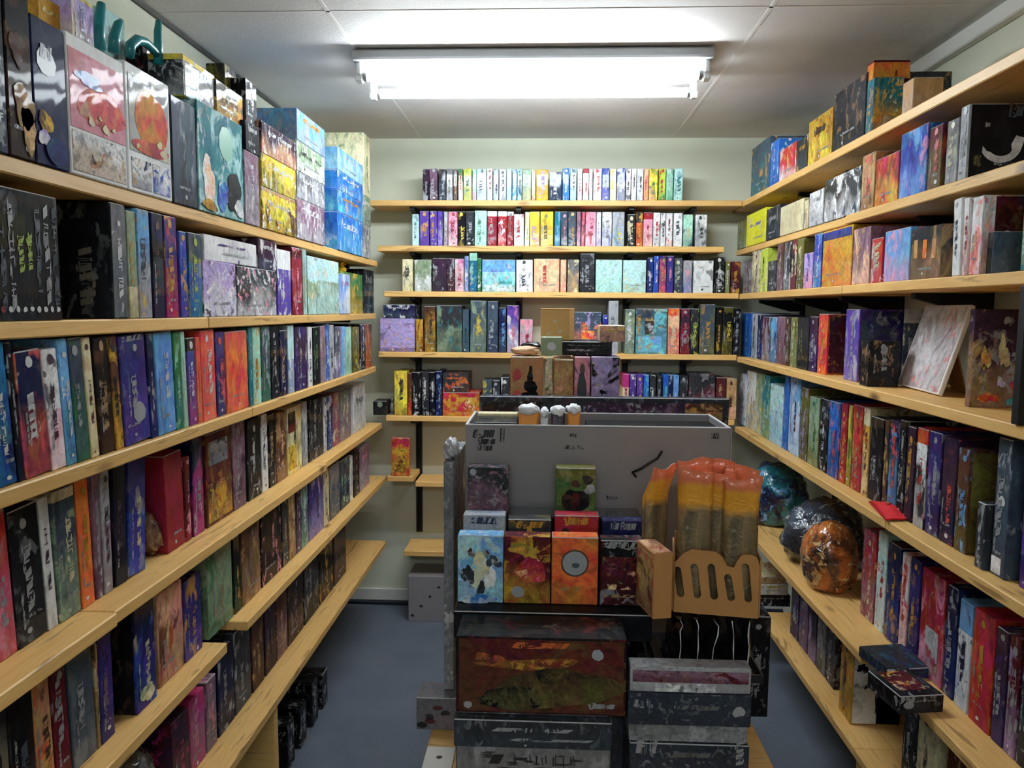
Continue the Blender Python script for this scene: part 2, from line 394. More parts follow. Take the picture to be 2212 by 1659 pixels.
def fixture(cx, y0, power, label):
    t = tag(empty('ceiling_light', (cx, y0, ZC)), label, 'light')
    l = 1.17
    body = link('light_body', bx(-l/2-.015, l/2+.015, -.005, .30, -.038, -.006, .006), M_PAN, t)
    link('mounting_plate', bx(-l/2+.05, l/2-.05, .05, .25, -.006, 0, .001), M_METAL, t)
    em = emis('lit_tube', power)
    for yy in (.045, .255):
        link('fluorescent_tube', tube_mesh(.0165, l-.05), em, t, (0, yy, -.08), 0)
        for s in (-1, 1):
            hold = join_mesh([chamfer(-.011, .011, -.022, .022, -.082, -.036, .006), chamfer(-.014, .014, -.016, .016, -.102, -.07, .006)])
            link('lamp_holder', hold, M_WHITE, t, (s*(l/2-.006), yy, 0))
            link('end_cap', tube_mesh(.0172, .02), simple('cap_metal', (170, 172, 176), .3, .05, 9, 0, .9), t, (s*(l/2-.026), yy, -.08))
    return t
cxl = onY(1147, 165, 2.6).x
fixture(cxl, 2.60, TUBE_POWER, 'twin tube white fluorescent light fixed to the ceiling before the back wall')
fixture(cxl, -1.35, REAR_POWER, 'added twin tube fluorescent light, unseen behind the camera, filling the front faces')
# ------------------------------------------------------------------ shelf planks
ZL = dict(A=1.8034, B=1.5569, C=1.3065, D=1.0093, E=.729, F=.4282)
ZR = dict(R1=2.0983, R2=1.8774, R3=1.6617, R4=1.3604, R5=1.019, R6=.6186, R7=.2905)
ZB = dict(K1=2.1021, K2=1.885, K3=1.6643, K4=1.3679, K5=1.05, K6=.7441, K7=.3661)
TH_ = .027
def plank(x0, x1, y0, y1, z, label, along='y', th=TH_, group=None):
    l, w = ((y1-y0), (x1-x0)) if along == 'y' else ((x1-x0), (y1-y0))
    me = bx(-l/2, l/2, -w/2, w/2, -th, 0, .0025)
    o = link('shelf_plank', me, M_WOOD, None, ((x0+x1)/2, (y0+y1)/2, z), math.pi/2 if along == 'y' else 0)
    return tag(o, label, 'shelf', group)
NL = dict(A='left wall top shelf', B='left wall second shelf', C='left wall third shelf', D='left wall fourth shelf', E='left wall fifth shelf', F='left wall lowest shelf')
NR = dict(R1='right wall top shelf', R2='right wall second shelf', R3='right wall third shelf', R4='right wall fourth shelf', R5='right wall fifth shelf', R6='right wall sixth shelf', R7='right wall lowest shelf')
NB = dict(K1='back wall top shelf', K2='back wall second shelf', K3='back wall third shelf', K4='back wall fourth shelf', K5='back wall fifth shelf', K6='back wall sixth shelf', K7='back wall lowest shelf')
NAMES = {**NL, **NR, **NB}
def yl(px, k, X=XL): return Yat(px, X, ZL[k])
def yr(px, k, X=XR): return Yat(px, X, ZR[k])
def lp(k, ya, yb, w, label, dx=0, dz=0): plank(XWL+.024, XL+dx, ya, yb, ZL[k]+dz, label)
lp('A', .6, yl(805, 'A')+.1, .28, 'long pine plank of the left wall top shelf under the large boxes')
lp('B', .6, yl(450, 'B'), .28, 'near pine plank of the left wall second shelf'); lp('B', yl(450, 'B')+.003, yl(812, 'B'), .28, 'far pine plank of the left wall second shelf')
lp('C', .6, yl(545, 'C'), .3, 'near pine plank of the left wall third shelf'); lp('C', yl(545, 'C')+.003, yl(812, 'C'), .3, 'far pine plank of the left wall third shelf')
lp('D', .6, yl(247, 'D'), .3, 'nearest pine plank of the left wall fourth shelf', .006)
lp('D', yl(247, 'D')+.003, yl(706, 'D'), .3, 'middle pine plank of the left wall fourth shelf, longest of three'); lp('D', yl(706, 'D')+.003, yl(830, 'D'), .3, 'far pine plank of the left wall fourth shelf near the back wall', -.012)
lp('E', .6, yl(491, 'E'), .3, 'golden near pine plank of the left wall fifth shelf, ending at a gap'); lp('E', yl(534, 'E'), yl(836, 'E'), .3, 'knotty far pine plank of the left wall fifth shelf beyond the gap')
lp('F', .6, yl(834, 'F', XL+.02), .3, 'long knotty pine plank of the left wall lowest shelf', .02)
def rp(k, ya, yb, w, label, dx=0, dz=0): plank(XR-dx, XR+w-dx, ya, yb, ZR[k]+dz, label)
rp('R1', .5, yr(1735, 'R1'), .31, 'near pine plank of the right wall top shelf'); rp('R1', yr(1735, 'R1')+.003, YW, .31, 'far pine plank of the right wall top shelf')
rp('R2', .5, yr(1826, 'R2'), .31, 'near pine plank of the right wall second shelf'); rp('R2', yr(1826, 'R2')+.003, yr(1586, 'R2'), .295, 'far pine plank of the right wall second shelf', -.01)
rp('R3', .5, yr(1820, 'R3'), .31, 'near pine plank of the right wall third shelf'); rp('R3', yr(1820, 'R3')+.003, YB, .31, 'far pine plank of the right wall third shelf')
rp('R4', .5, YB, .31, 'long pine plank of the right wall fourth shelf holding the display easel')
rp('R5', .5, yr(1914, 'R5'), .31, 'near pine plank of the right wall fifth shelf'); rp('R5', yr(1914, 'R5')+.003, YB-.0, .31, 'far pine plank of the right wall fifth shelf')
rp('R6', .5, yr(1885, 'R6'), .3, 'near pine plank of the right wall sixth shelf'); rp('R6', yr(1885, 'R6')+.003, 3.5, .3, 'broad far pine plank of the right wall sixth shelf', .03)
rp('R7', .5, yr(1845, 'R7'), .3, 'near pine plank of the right wall lowest shelf'); rp('R7', yr(1845, 'R7')+.003, yr(1637, 'R7'), .3, 'grainy far pine plank of the right wall lowest shelf')
def xb(px, k): return Xat(px, YB, ZB[k])
def kp(k, xa, xb_, label, y0=YB, dz=0): plank(xa, xb_, y0, YW-.02, ZB[k]+dz, label, 'x')
kp('K1', -.86, XR-.002, 'pine plank of the back wall top shelf')
kp('K2', xb(815, 'K2'), xb(1565, 'K2'), 'pine plank of the back wall second shelf with rounded ends')
kp('K3', XL+.01, XR-.002, 'pine plank of the back wall third shelf')
kp('K4', XL-.02, XR-.002, 'pine plank of the back wall fourth shelf')
kp('K5', XL+.015, XR-.002, 'pine plank of the back wall fifth shelf')
kp('K6', XL+.02, xb(893, 'K6'), 'short pine plank of the back wall sixth shelf under the red card'); kp('K6', xb(893, 'K6')+.006, xb(1250, 'K6'), 'long pine plank of the back wall sixth shelf behind the centre display', YB+.02, -.03)
kp('K7', onZ(872, 1190, ZB['K7']).x, .2, 'low pine plank at the back wall above the grey carton', onZ(872, 1190, ZB['K7']).y, 0)
# legs under the lowest shelves
o = link('support_panel', bx(0, .26, 0, .03, 0, ZL['F']-TH_-.001), M_WOOD, None, (XL-.25, Yat(590, XL, .1), 0)); tag(o, 'upright pine board carrying the left wall lowest shelf', 'shelf support')
o = link('support_panel', bx(0, .26, 0, .03, 0, ZR['R7']-TH_-.001), M_WOOD, None, (XR+.02, Yat(1840, XR, .15), 0)); tag(o, 'upright pine board carrying the right wall lowest shelf', 'shelf support')
# slotted uprights with brackets
def bracket_mesh(l, h=.055, t=.024):
    p = [(0, -h), (0, 0), (-l, 0), (-l, -.014), (-.05, -h)]
    vs = [(s*t/2, y, z) for s in (-1, 1) for y, z in p]; n = len(p)
    return mesh_from(vs, [tuple(range(n))[::-1], tuple(range(n, 2*n))] + [(i, (i+1) % n, n+(i+1) % n, n+i) for i in range(n)])
UPR = []
def upright(x, y, rz, z0, z1, zs, l, label, group, bh=.03):
    UPR.append((x, y, rz, bh))
    t = tag(empty('shelf_upright', (x, y, z0), rz), label, 'shelf upright', group)
    link('slotted_rail', join_mesh([chamfer(-.016, -.006, -.018, 0, 0, z1-z0), chamfer(.006, .016, -.018, 0, 0, z1-z0), chamfer(-.006, .006, -.012, 0, 0, z1-z0)]), M_METAL, t)
    for z in zs: link('bracket', bracket_mesh(l, bh), M_METAL, t, (0, -.018, z-TH_-.001-z0))
for px, py, zz, nm in ((904, 800, (.40, 2.073), 'behind the dark boxes at the left end'), (1121, 700, (.7, 2.073), 'left of the cardboard carton'), (1350, 780, (.7, 2.073), 'right of the stacked display boxes'), (1476, 780, (.7, 2.073), 'near the right corner')):
    x = onY(px, py, YW-.018).x
    upright(x, YW, 0, zz[0], zz[1], [z for k, z in ZB.items() if z > zz[0]+.15 and not (k in ('K6',)) and not (k == 'K2' and px > 1476)], .17, 'black slotted shelf upright on the back wall, ' + nm, None)
for px, nm in ((1728, 'above the olive spine'), (1818, 'behind the purple box'), (1936, 'behind the small black box'), (2124, 'behind the white easel print')):
    y = min(onX(px, 700, XWR-.018).y, YW-.12)
    upright(XWR, y, -math.pi/2, .3, 2.2, [ZR[k] for k in ('R1', 'R2', 'R3', 'R4', 'R5', 'R6')], .2, 'black slotted shelf upright on the right wall, ' + nm, None, .055)
for y, nm in ((1.2, 'nearest the camera'), (1.75, 'second from the camera'), (2.35, 'third from the camera'), (2.95, 'fourth from the camera'), (3.5, 'nearest the back wall')):
    upright(XWL, y, math.pi/2, .3, 1.85, [ZL[k] for k in 'ABCDE'], .24, 'black slotted shelf upright on the left wall, ' + nm, None, .012)
# ------------------------------------------------------------------ rows of boxed games: one line per box
# x0 x1 ytop (pixels of the front's edges)  card colour, picture colour, lettering colour, options
def opts(tok):
    k = {}; e = dict(i=0, d=None, L=0, on=False, name=None, title=None, emb=None, words=None, dy=0)
    for t in tok:
        if t[0] == 's' and ':' in t: a, c = t[1:].split(':'); k['split'] = float(a); k['c4'] = c
        elif t[:2] == 't:': e['title'] = t[2:]
        elif t == 't0': e['title'] = False
        elif t == 'e0': e['emb'] = False
        elif t == 'on': e['on'] = True
        elif t[:2] == 'n:': e['name'] = t[2:]
        elif t[:2] == 'w:': e['words'] = t[2:].replace('_', ' ')
        elif t[0] == 'i': e['i'] = float(t[1:])/100
        elif t[0] == 'd': e['d'] = float(t[1:])/100
        elif t[0] == 'L': e['L'] = float(t[1:])
        elif t[0] == 'b': k['blot'] = float(t[1:])
        elif t[0] == 'f': k['fleck'] = float(t[1:])
        elif t[0] == 'k': k['scale'] = float(t[1:])
        elif t[0] == 'm': k['smear'] = float(t[1:])
    return e, k
ITEM = {}
def row(key, inset, depth, name, data):
    wall = key[0] if key[0] in 'RK' else 'L'
    z0 = (ZR if wall == 'R' else ZB if wall == 'K' else ZL)[key]
    zs = sorted((ZR if wall == 'R' else ZB if wall == 'K' else ZL).values())
    up = [z for z in zs if z > z0+.01]; zmax = (up[0]-TH_-.004) if up else ZC-.006
    rd = random.Random(hash(key) if False else sum(map(ord, key))*31)
    ztop, base, prev = z0, z0, None
    for ln in data.strip().splitlines():
        t = ln.split()
        if not t or t[0] == '#': continue
        x0, x1, yt = map(float, t[:3]); c1, c2, c3 = t[3:6]; e, k = opts(t[6:])
        z = ztop if e['on'] else z0
        ins = inset + e['i']
        if wall == 'L':
            X = XL-ins; a, b = Yat(x0, X, z), Yat(x1, X, z); c = Vector((X, (a+b)/2, z)); w = b-a; rz = math.pi/2; room = X-XWL-.03
        elif wall == 'R':
            X = XR+ins; a, b = Yat(x0, X, z), Yat(x1, X, z); c = Vector((X, (a+b)/2, z)); w = a-b; rz = -math.pi/2; room = XWR-X-.03
        else:
            Y = YB+ins; a, b = Xat(x0, Y, z), Xat(x1, Y, z); c = Vector(((a+b)/2, Y, z)); w = b-a; rz = 0; room = YW-Y-.024
        h = Zat(yt, c.x, c.y) - z
        for ux, uy, urz, bh in UPR:
            if up and abs(urz-rz) < .01 and ((rz == 0 and a-.02 < ux < b+.02) or (rz and min(a, b)-.02 < uy < max(a, b)+.02)): h = min(h, zmax-bh-.004-z)
        h = min(h, zmax - z); h = max(h, .02)
        w = max(w-.0015, .004)
        lean = e['L'] if e['L'] else (rd.uniform(-.6, .6) if not e['on'] and w < .08 else 0)
        d = min(e['d'] or depth*rd.uniform(.9, 1.05), room)
        c.z += w/2*abs(math.sin(math.radians(lean)))
        o = game_box(e['name'] or name, c, rz, w, d, h*math.cos(math.radians(lean)), c1, c2, c3, key, e['title'], e['emb'], lean, e['words'], **{**dict(scale=rd.uniform(11, 19)), **k})
        REC[-1]['dim'] = (w, d, h); REC[-1]['on'] = e['on']
        ztop = c.z + h + .0008
        ITEM[key, int(x0), int(x1)] = (o, w, d, h, c)
    return
WRAP[0] = .09
row('A', -.004, .24, 'board_game_box', '''
-8 21 -60 black slate silver d26
23 78 -40 black brown tan b.5 f.2 t0 d26
80 152 48 navy indigo white b.15 f.05 t0 e0 d26
154 277 102 white silver grey b.05 f0 t0 e0 d27
279 373 158 white silver grey b.05 f0 t0 e0 d27
376 428 218 slate charcoal silver b.9 f.8 t0 m.3 d22
431 528 244 teal aqua white b.7 f.6 t0 e0 d22
531 562 330 mauve silver white b.8 f.5 d20
531 562 268 black navy silver on b.3 d20
566 640 418 yellow brown white s.9:tan b1 f1 k24 d18
566 640 350 yellow olive white on b1 f1 k24 d18
566 640 285 plum peach white on b1 f1 k24 d18
642 702 440 mauve silver white b1 f1 k24 d24
642 702 385 grey silver white on b1 f1 k24 d24
642 702 322 sage white charcoal on b1 f1 k24 d24
642 702 258 sky tan gold on b.5 f.3 d30 w:blue_topped
730 784 470 blue cyan white b.5 f.7 d26
730 784 425 blue cyan gold on b.6 f.7 d26
730 784 385 blue sky white on b.5 f.8 d26
730 784 338 sky aqua white on b.6 f.6 d26
787 801 488 grey silver cream b.9 d20
787 801 425 sage grey white on b.9 d20
787 800 292 cream sage green on b.6 f.5 d28
''')
WRAP[0] = .3
row('B', .0, .24, 'board_game_box', '''
0 136 372 black charcoal silver b.3 f.25 t0 d27
246 279 440 black charcoal white b.4 f.2 t0 e0 d24
281 302 456 olive cream gold s.3:sage b.8 d22
304 331 448 sky gold navy b.8 f.3 d22
334 359 450 black indigo maroon b.3 f.2 d22
361 388 450 indigo red gold b.9 d22
393 409 500 royal purple gold b.6 d22
411 439 504 royal teal lime s.65:slate b.7 t:lime d22
441 512 566 lilac white plum b1 f.9 k20 m1 t0 d22
441 555 518 white silver purple on b.3 f.2 d20 i.4
514 598 580 charcoal white pink b1 f1 k22 m1 t0 d22
558 599 519 plum charcoal white on b.5 d20
601 630 524 purple royal white s.7:white b.3 d20
633 654 530 crimson maroon pink s.85:maroon b.4 d20
656 664 534 aqua sage cream d20
666 733 535 sage aqua peach s.6:aqua b.9 f.5 m1 t0 d20
735 757 592 sky white lilac b.7 d1.2 i-.2
737 784 590 green gold yellow b.9 f.4 t0 d20 i1.4
787 808 572 black slate silver b.6 f.3 d20 i1.4
''')
row('C', .012, .24, 'board_game_box', '''
2 40 728 blue navy cyan L-4 b.9 f.3 t:white
43 56 728 black navy silver L-4 b.3
58 112 727 navy coral white L-4 b.8 f.5 t:white
116 146 730 white pink plum L-4 s.5:white b.7 t:plum
148 169 728 sky teal white L-4 b.6
171 197 723 slate green silver L-4 b.6 f.3
200 217 727 cream tan maroon L-4 b.5 f.3
222 251 727 black brown tan L-4 b.6 f.2
253 270 725 brown gold black L-3.5 b.9
274 327 724 indigo purple silver L-3.5 b.6 f.2 t:silver
330 343 720 navy royal silver L-3 b.4
345 382 717 sky blue white L-2.5 b.5 f.2 t:white
384 398 715 green teal mint L-2 s.75:green b.5
399 409 714 mint sage white L-2 b.5
411 428 707 royal red white L-1.5 s.85:charcoal b.7 t:white
429 439 712 coral tan orange L-1 b.4 f.2
440 469 712 coral red white L-1 b.4 f.1 t:white
471 490 717 indigo plum coral L-1 b.5
492 538 716 orange coral gold L-1 b.7 f.1 t0
540 548 702 teal navy mint b.3
549 566 700 mint aqua gold L-.5 b.5
568 586 700 slate green silver b.8 f.6
588 606 703 black navy silver L-1 b.3 f.3
607 622 703 navy black tan b.3 f.3
624 637 702 silver blue white s.5:aqua b.6
639 665 706 plum indigo silver b.8 f.6
667 676 706 white silver plum b.3
678 692 706 black charcoal green b.2
694 705 704 mauve silver olive b.5
706 713 700 royal sky white b.5
714 723 702 silver white navy b.4
725 738 705 slate lilac white b.6
740 747 705 sky cyan white b.4
748 760 706 mint sage white b.5
764 777 706 olive charcoal yellow b.8
779 790 700 black charcoal white b.4 f.7
792 804 690 brown orange tan b.8
''')
row('D', .065, .22, 'board_game_box', '''
-4 40 1104 red pink silver L-3 b.5 f.4
44 105 1092 black charcoal silver L-3 b.7 f.3
108 128 1070 white silver plum L-3 b.3 t:plum
132 177 1054 slate sage cream L-1.5 s.92:cream b.8 f.7 t:cream
181 207 1030 orange coral gold L-2 b.3 f.2
212 225 1020 mauve plum silver b.6
228 246 1014 silver mauve plum b.7
251 276 1008 black navy plum L2 b.3
279 315 994 royal indigo cream L4 s.55:indigo b.5 f.3 t:cream
363 401 978 crimson maroon red L-1.5 b.3 f.15 t0
404 415 985 maroon crimson pink b.4
421 443 942 navy magenta silver b.7 t:silver
449 504 930 maroon brown gold b.9 f.5 t0
506 533 912 mauve plum silver b.9 f.5
538 566 905 black charcoal silver b.4 t:white
568 581 895 white silver charcoal b.3
584 597 895 black charcoal tan b.5
599 620 890 brown tan peach b.7
623 653 878 cream yellow black b.8 f.5 k14
655 666 868 silver slate white b.5
669 699 862 black charcoal silver b.8 f.6
701 707 858 white silver navy
709 719 855 navy blue white b.5
721 734 848 mauve crimson cream b.8
736 759 842 grey mauve cream b.7
765 790 828 white silver charcoal b.6 f.4
''')
row('E', .05, .22, 'board_game_box', '''
-20 30 1535 charcoal cream black b.7
33 84 1500 black brown slate b.4
88 124 1452 tan orange brown L-2 b.8
127 158 1428 maroon crimson silver L-2 b.3
163 212 1396 slate grey silver L-2 b.5 f.3
214 220 1390 tan brown cream
222 250 1362 indigo plum mauve b.5
297 340 1302 navy royal cream b.8 f.5 t:cream i-1
346 399 1268 peach brown orange b.9 f.3
402 438 1246 indigo purple gold b.7
452 504 1185 sage green tan b.8 f.6
508 522 1160 black green gold b.3
525 564 1130 brown tan mauve b.8
567 609 1094 black brown pink b.4
612 624 1072 charcoal slate tan b.4
627 640 1062 tan brown cream b.7
642 652 1050 plum mauve silver b.7
654 667 1040 slate mint white b.9
669 699 1030 indigo lilac plum b.9 f.6
701 712 1015 cream tan brown b.4
714 735 1003 grey slate tan b.9
737 756 990 slate charcoal mint b.9
758 763 985 white cream silver
765 777 978 black charcoal grey b.3
779 798 962 mauve silver pink b.8
''')
row('F', .06, .2, 'board_game_box', '''
376 412 1545 plum maroon magenta b.6
414 446 1500 magenta mauve pink b.6 f.2
449 470 1465 mauve grey pink b.6
474 508 1400 navy black silver b.5
510 544 1352 charcoal slate silver b.8
547 572 1330 brown black tan b.8
575 598 1300 plum black brown b.5
600 622 1276 brown mauve tan b.8
624 656 1250 black brown mauve b.7
659 690 1188 charcoal black silver b.6 f.6
692 720 1160 black charcoal gold b.7
723 748 1130 charcoal brown slate b.7
''')
row('K1', .012, .17, 'card_game_box', '''
913 927 365 plum black silver
928 945 364 mauve plum silver
947 963 365 charcoal slate silver
964 978 364 grey silver olive
979 988 365 grey brown gold
990 1000 364 cream white coral s.6:green
1001 1019 364 lime cream green b.6
1020 1029 365 aqua pink mint s.7:mint
1030 1051 364 aqua white slate b.4
1052 1064 364 white aqua crimson b.4
1065 1077 365 silver aqua navy b.4
1078 1093 365 white aqua navy b.3
1094 1105 364 aqua sky white b.5
1106 1116 365 sky slate white b.5
1117 1127 365 aqua sky navy b.5
1128 1147 365 sage cream mint b.5
1148 1157 366 peach brown white b.4
1158 1184 366 gold yellow lilac b.5
1186 1213 371 slate navy white b.4
1215 1229 363 blue sky white b.3
1231 1245 363 aqua sky navy b.5
1247 1257 364 white pink red s.7:white
1258 1271 364 white cream red s.85:crimson b.2
1272 1280 364 white mint pink
1281 1299 364 white pink red b.3
1300 1316 363 royal white silver s.5:royal b.3
1317 1331 364 cream white yellow b.4
1332 1350 363 silver royal white s.55:royal b.4
1351 1362 364 white silver charcoal b.2
1363 1374 364 white silver charcoal b.3
1375 1389 364 white silver black b.4
1390 1400 364 peach coral magenta b.6
1401 1420 364 yellow peach green b.8
1422 1437 363 lime green red b.7
1438 1453 364 mint green white b.5
1455 1474 364 aqua mint teal b.4
''')
row('K2', .012, .17, 'card_game_box', '''
890 905 455 aqua white teal b.3
907 927 456 purple indigo gold b.2 t:gold
929 944 456 purple indigo cream b.2 t:gold
945 956 456 purple lilac silver b.5
958 967 457 silver mauve white
968 988 457 pink white crimson b.6
989 1005 457 black charcoal yellow b.4 t:yellow
1006 1024 457 charcoal black silver s.3:charcoal b.5
1025 1051 455 aqua mint green b.4
1052 1073 456 crimson maroon silver s.85:white b.3
1075 1094 456 crimson red white s.85:white b.3
1095 1109 457 crimson maroon grey s.88:white b.4
1110 1132 457 white silver red b.4
1133 1143 458 cream white lime
1144 1166 457 yellow gold lilac b.5 f.4
1167 1195 457 yellow gold olive b.6 f.5
1197 1210 457 teal blue sky s.5:teal b.5
1211 1226 457 slate charcoal pink b.4
1227 1244 457 slate charcoal gold b.5
1245 1254 457 mauve slate pink b.5
1255 1263 458 crimson pink plum b.5
1264 1287 458 pink white crimson s.65:pink b.3
1288 1298 458 white silver lilac b.3
1300 1321 458 white royal grey b.6
1322 1348 458 silver sky yellow b.8
1354 1372 459 charcoal black cream b.4 f.7
1374 1388 459 orange charcoal gold s.7:charcoal b.6
1389 1409 459 pink cream crimson s.8:crimson b.5
1410 1425 459 white grey red b.5
1426 1437 460 white silver black b.3
1438 1452 460 white orange crimson s.2:white b.6
1454 1473 460 white silver navy b.5
1475 1496 460 mint navy cream b.8
1501 1526 461 white slate charcoal b.8
''')
row('K3', .012, .18, 'card_game_box', '''
869 892 549 cream lime charcoal b.3
895 932 561 sage white olive b.8 t0
934 965 558 plum charcoal silver b.7 f.7 t0
966 982 558 plum brown silver b.7
983 1002 559 pink white crimson b.8
1003 1012 553 silver blue white b.8
1013 1030 546 teal blue mint s.8:mint b.5
1031 1040 558 green charcoal white b.5
1041 1113 559 aqua cyan peach s.62:sky b.9 k12 m1 t0
1115 1151 555 white silver charcoal b.1 f.6 k22 t:charcoal
1153 1208 559 peach cream coral b.6 f.5 t:coral
1210 1223 561 peach coral cream b.6
1225 1250 561 grey tan cream b.8 t0
1252 1284 548 charcoal black silver b.5 f.8
1286 1343 561 aqua mint slate b.7 f.5 m1 t0
1345 1395 562 aqua sage yellow s.3:aqua b.6 f.4 m1 t0
1397 1410 557 navy royal white b.4
1411 1422 553 royal blue white b.5
1423 1438 553 indigo coral tan b.7
1439 1454 553 indigo purple pink b.5
1456 1474 559 slate charcoal cream b.8
1475 1494 559 silver royal pink b.8
1497 1540 556 white aqua charcoal b.2 f.7 t0
1543 1565 556 black charcoal white b.4 f.8
1566 1576 565 olive sage white b.4
1578 1598 565 maroon plum gold b.5
''')
row('K4', .012, .18, 'board_game_box', '''
821 896 688 lilac plum gold s.12:lilac b1 f.6 m1 t0
828 896 653 navy slate white on b.8 f.7
898 914 690 gold maroon yellow b.8
917 941 662 brown gold charcoal b.7 f.5
943 998 660 charcoal sage teal b.7 f.6 t0
999 1013 668 slate teal black b.3
1015 1050 650 slate sage yellow b.7 f.5
1052 1075 651 slate navy silver b.6
1077 1093 665 navy slate sky b.6
1095 1120 648 purple white pink b.8 f.5
1122 1150 690 pink silver crimson b.8
1240 1298 674 slate orange lilac s.75:slate b.8 m1
1300 1311 680 royal navy white
1313 1335 650 silver grey charcoal b.2 t:slate
1349 1370 668 sage slate white b.6
1372 1440 667 slate cyan gold b.8 f.6 m1 t0
1442 1467 666 peach red cream s.85:orange b.7
1469 1489 667 plum crimson silver b.8
1490 1508 667 charcoal black lime b.6 f.5
1510 1543 658 slate olive gold b.7 f.6
1545 1558 664 black charcoal gold b.6 f.6
1559 1581 664 black olive yellow b.7 f.7
1583 1597 667 black charcoal silver b.4
''')
row('K5', .014, .18, 'board_game_box', '''
852 880 802 yellow olive charcoal b.7 f.5 t:charcoal
881 889 806 brown orange maroon
891 909 804 black charcoal white b.3 t:white
911 927 804 charcoal black silver b.3 t:white
928 940 804 black navy silver b.3 t:white
941 954 802 navy royal sky b.3 t:silver
956 1036 848 red gold crimson b1 f.6 m1 t0
956 1012 806 charcoal brown orange on b.8 f.6
1042 1062 822 slate charcoal yellow b.6
1064 1080 822 charcoal slate silver b.6
1082 1100 815 charcoal black white b.4
1343 1357 808 cream peach magenta s.7:magenta b.4
1358 1372 809 purple indigo white b.4
1374 1387 809 purple plum peach b.5
1389 1401 810 blue sky cyan b.5
1403 1416 810 charcoal slate white b.5
1418 1428 811 charcoal navy silver b.4
1430 1442 810 blue slate cyan b.5
1443 1451 811 navy sky white b.4
1452 1464 811 sky blue white b.6
1466 1484 812 charcoal black silver b.5 f.5
1486 1543 808 charcoal crimson silver b.8 f.6 t0
1545 1566 816 maroon brown tan b.7
1568 1590 818 tan peach maroon b.8
''')
row('K6', .004, .16, 'board_game_box', '''
846 885 946 red gold charcoal b.9 m1 f.4 t0 d3
''')
row('R1', .006, .24, 'board_game_box', '''
1621 1660 308 slate teal gold b.7 t0
1662 1679 304 blue royal white b.4
1682 1717 316 red white lime b.8 k12 t0
1720 1742 298 charcoal slate gold b.6
1744 1795 248 gold yellow brown b.9 f.6
1797 1866 182 charcoal black tan b.8 f.4 k14 t0
1868 1883 172 teal slate gold b.8 d8.5
1947 1971 174 tan silver cream b.3 f.1 t0 e0 d7.5
''')
row('R2', .006, .24, 'board_game_box', '''
1592 1608 460 olive sage silver b.5
1611 1652 457 neon yellow lilac b.3 f.5 m1
1654 1682 438 charcoal slate silver b.6 f.6
1684 1734 438 cream tan charcoal b.3 f.3 t0
1736 1744 432 cream white tan b.2
1746 1776 412 white charcoal silver b.7 m1
1779 1856 375 charcoal white slate b1 f1 k18 t0
1858 1886 332 tan brown coral b.8
1888 1938 305 red gold charcoal b1 f.6 t0
1940 1998 278 royal sky pink b.8 f.6 t0
2001 2030 272 maroon olive red b.8 f.5
2039 2065 258 grey silver cream b.6
2067 2086 228 silver grey charcoal b.3 d30
''')
row('R3', .006, .24, 'board_game_box', '''
1604 1619 566 grey maroon silver b.6
1622 1639 535 cream brown charcoal b.6
1641 1655 527 lime cream charcoal b.4
1657 1674 520 charcoal black silver b.5
1676 1689 517 brown mauve silver b.7
1691 1704 514 charcoal grey white b.7
1706 1717 512 charcoal crimson cream b.6
1719 1732 507 olive charcoal cream b.6
1734 1753 503 lilac pink royal b.8
1755 1771 480 royal sky white b.7
1774 1837 484 gold orange navy b.7 f.25 m1 t0
1839 1876 492 mauve peach tan b.8 f.5
1879 1903 481 red crimson white b.2
1907 1962 495 sky pink blue b.7 f.3 t0
1964 2030 490 charcoal tan mauve b.7 f.3 t0
2055 2073 428 white silver slate L-3 b.2 t:slate
2076 2088 426 white orange crimson L-2 b.5
2091 2115 424 white coral peach b.8
2139 2142 500 slate grey silver i-1 d16 t0 e0
2202 2216 400 sage teal aqua b.6
''')
row('R4', .045, .2, 'board_game_box', '''
1600 1619 675 blue navy sky b.5
1622 1632 678 silver sky navy b.4
1634 1642 680 navy royal silver b.4
1644 1658 684 maroon silver lilac b.7
1660 1674 686 sky navy white b.8
1676 1692 684 mauve maroon silver b.7
1694 1703 686 brown charcoal silver b.5
1705 1718 686 olive sage cream b.6
1720 1743 686 charcoal black olive b.6 f.5
1745 1761 684 plum indigo silver b.6
1764 1783 672 red orange gold b.8 f.5 d22
1821 1850 668 purple lilac silver b.5 d22
''')
row('R5', .05, .22, 'board_game_box', '''
1593 1608 796 white blue navy b.4
1610 1628 802 white olive yellow b.7
1630 1641 806 sage white yellow b.6
1643 1658 810 teal lime aqua b.7
1660 1687 813 aqua sky white b.8 m1
1689 1699 808 blue royal sky b.4
1701 1723 812 sky white maroon b.6
1725 1741 838 olive charcoal lilac b.6
1743 1764 850 sage olive green b.8
1766 1783 862 black charcoal white b.3 f.4
1785 1808 868 blue navy coral b.8
1810 1823 872 crimson red gold b.5
1825 1834 876 olive yellow green b.6
1836 1856 876 red brown tan b.7
1858 1871 882 gold cream maroon s.8:cream b.6
1873 1900 882 black plum silver b.4 t:silver
1903 1912 900 brown charcoal tan
1914 1932 908 navy sky coral b.9 f.6
1934 1948 908 black charcoal silver b.3
1950 1967 922 plum black gold b.5
1970 1993 926 white charcoal red s.85:red b1 f.6
1996 2023 934 indigo plum silver b.7 f.6
2026 2055 946 plum navy coral b.8 f.6
2058 2083 970 brown olive sky s.35:brown b.6 d22
2103 2121 1086 charcoal slate silver b.4 i-2 d12
2138 2168 948 slate charcoal silver b.5 d24 i-1
2199 2215 950 purple navy white b.7
''')
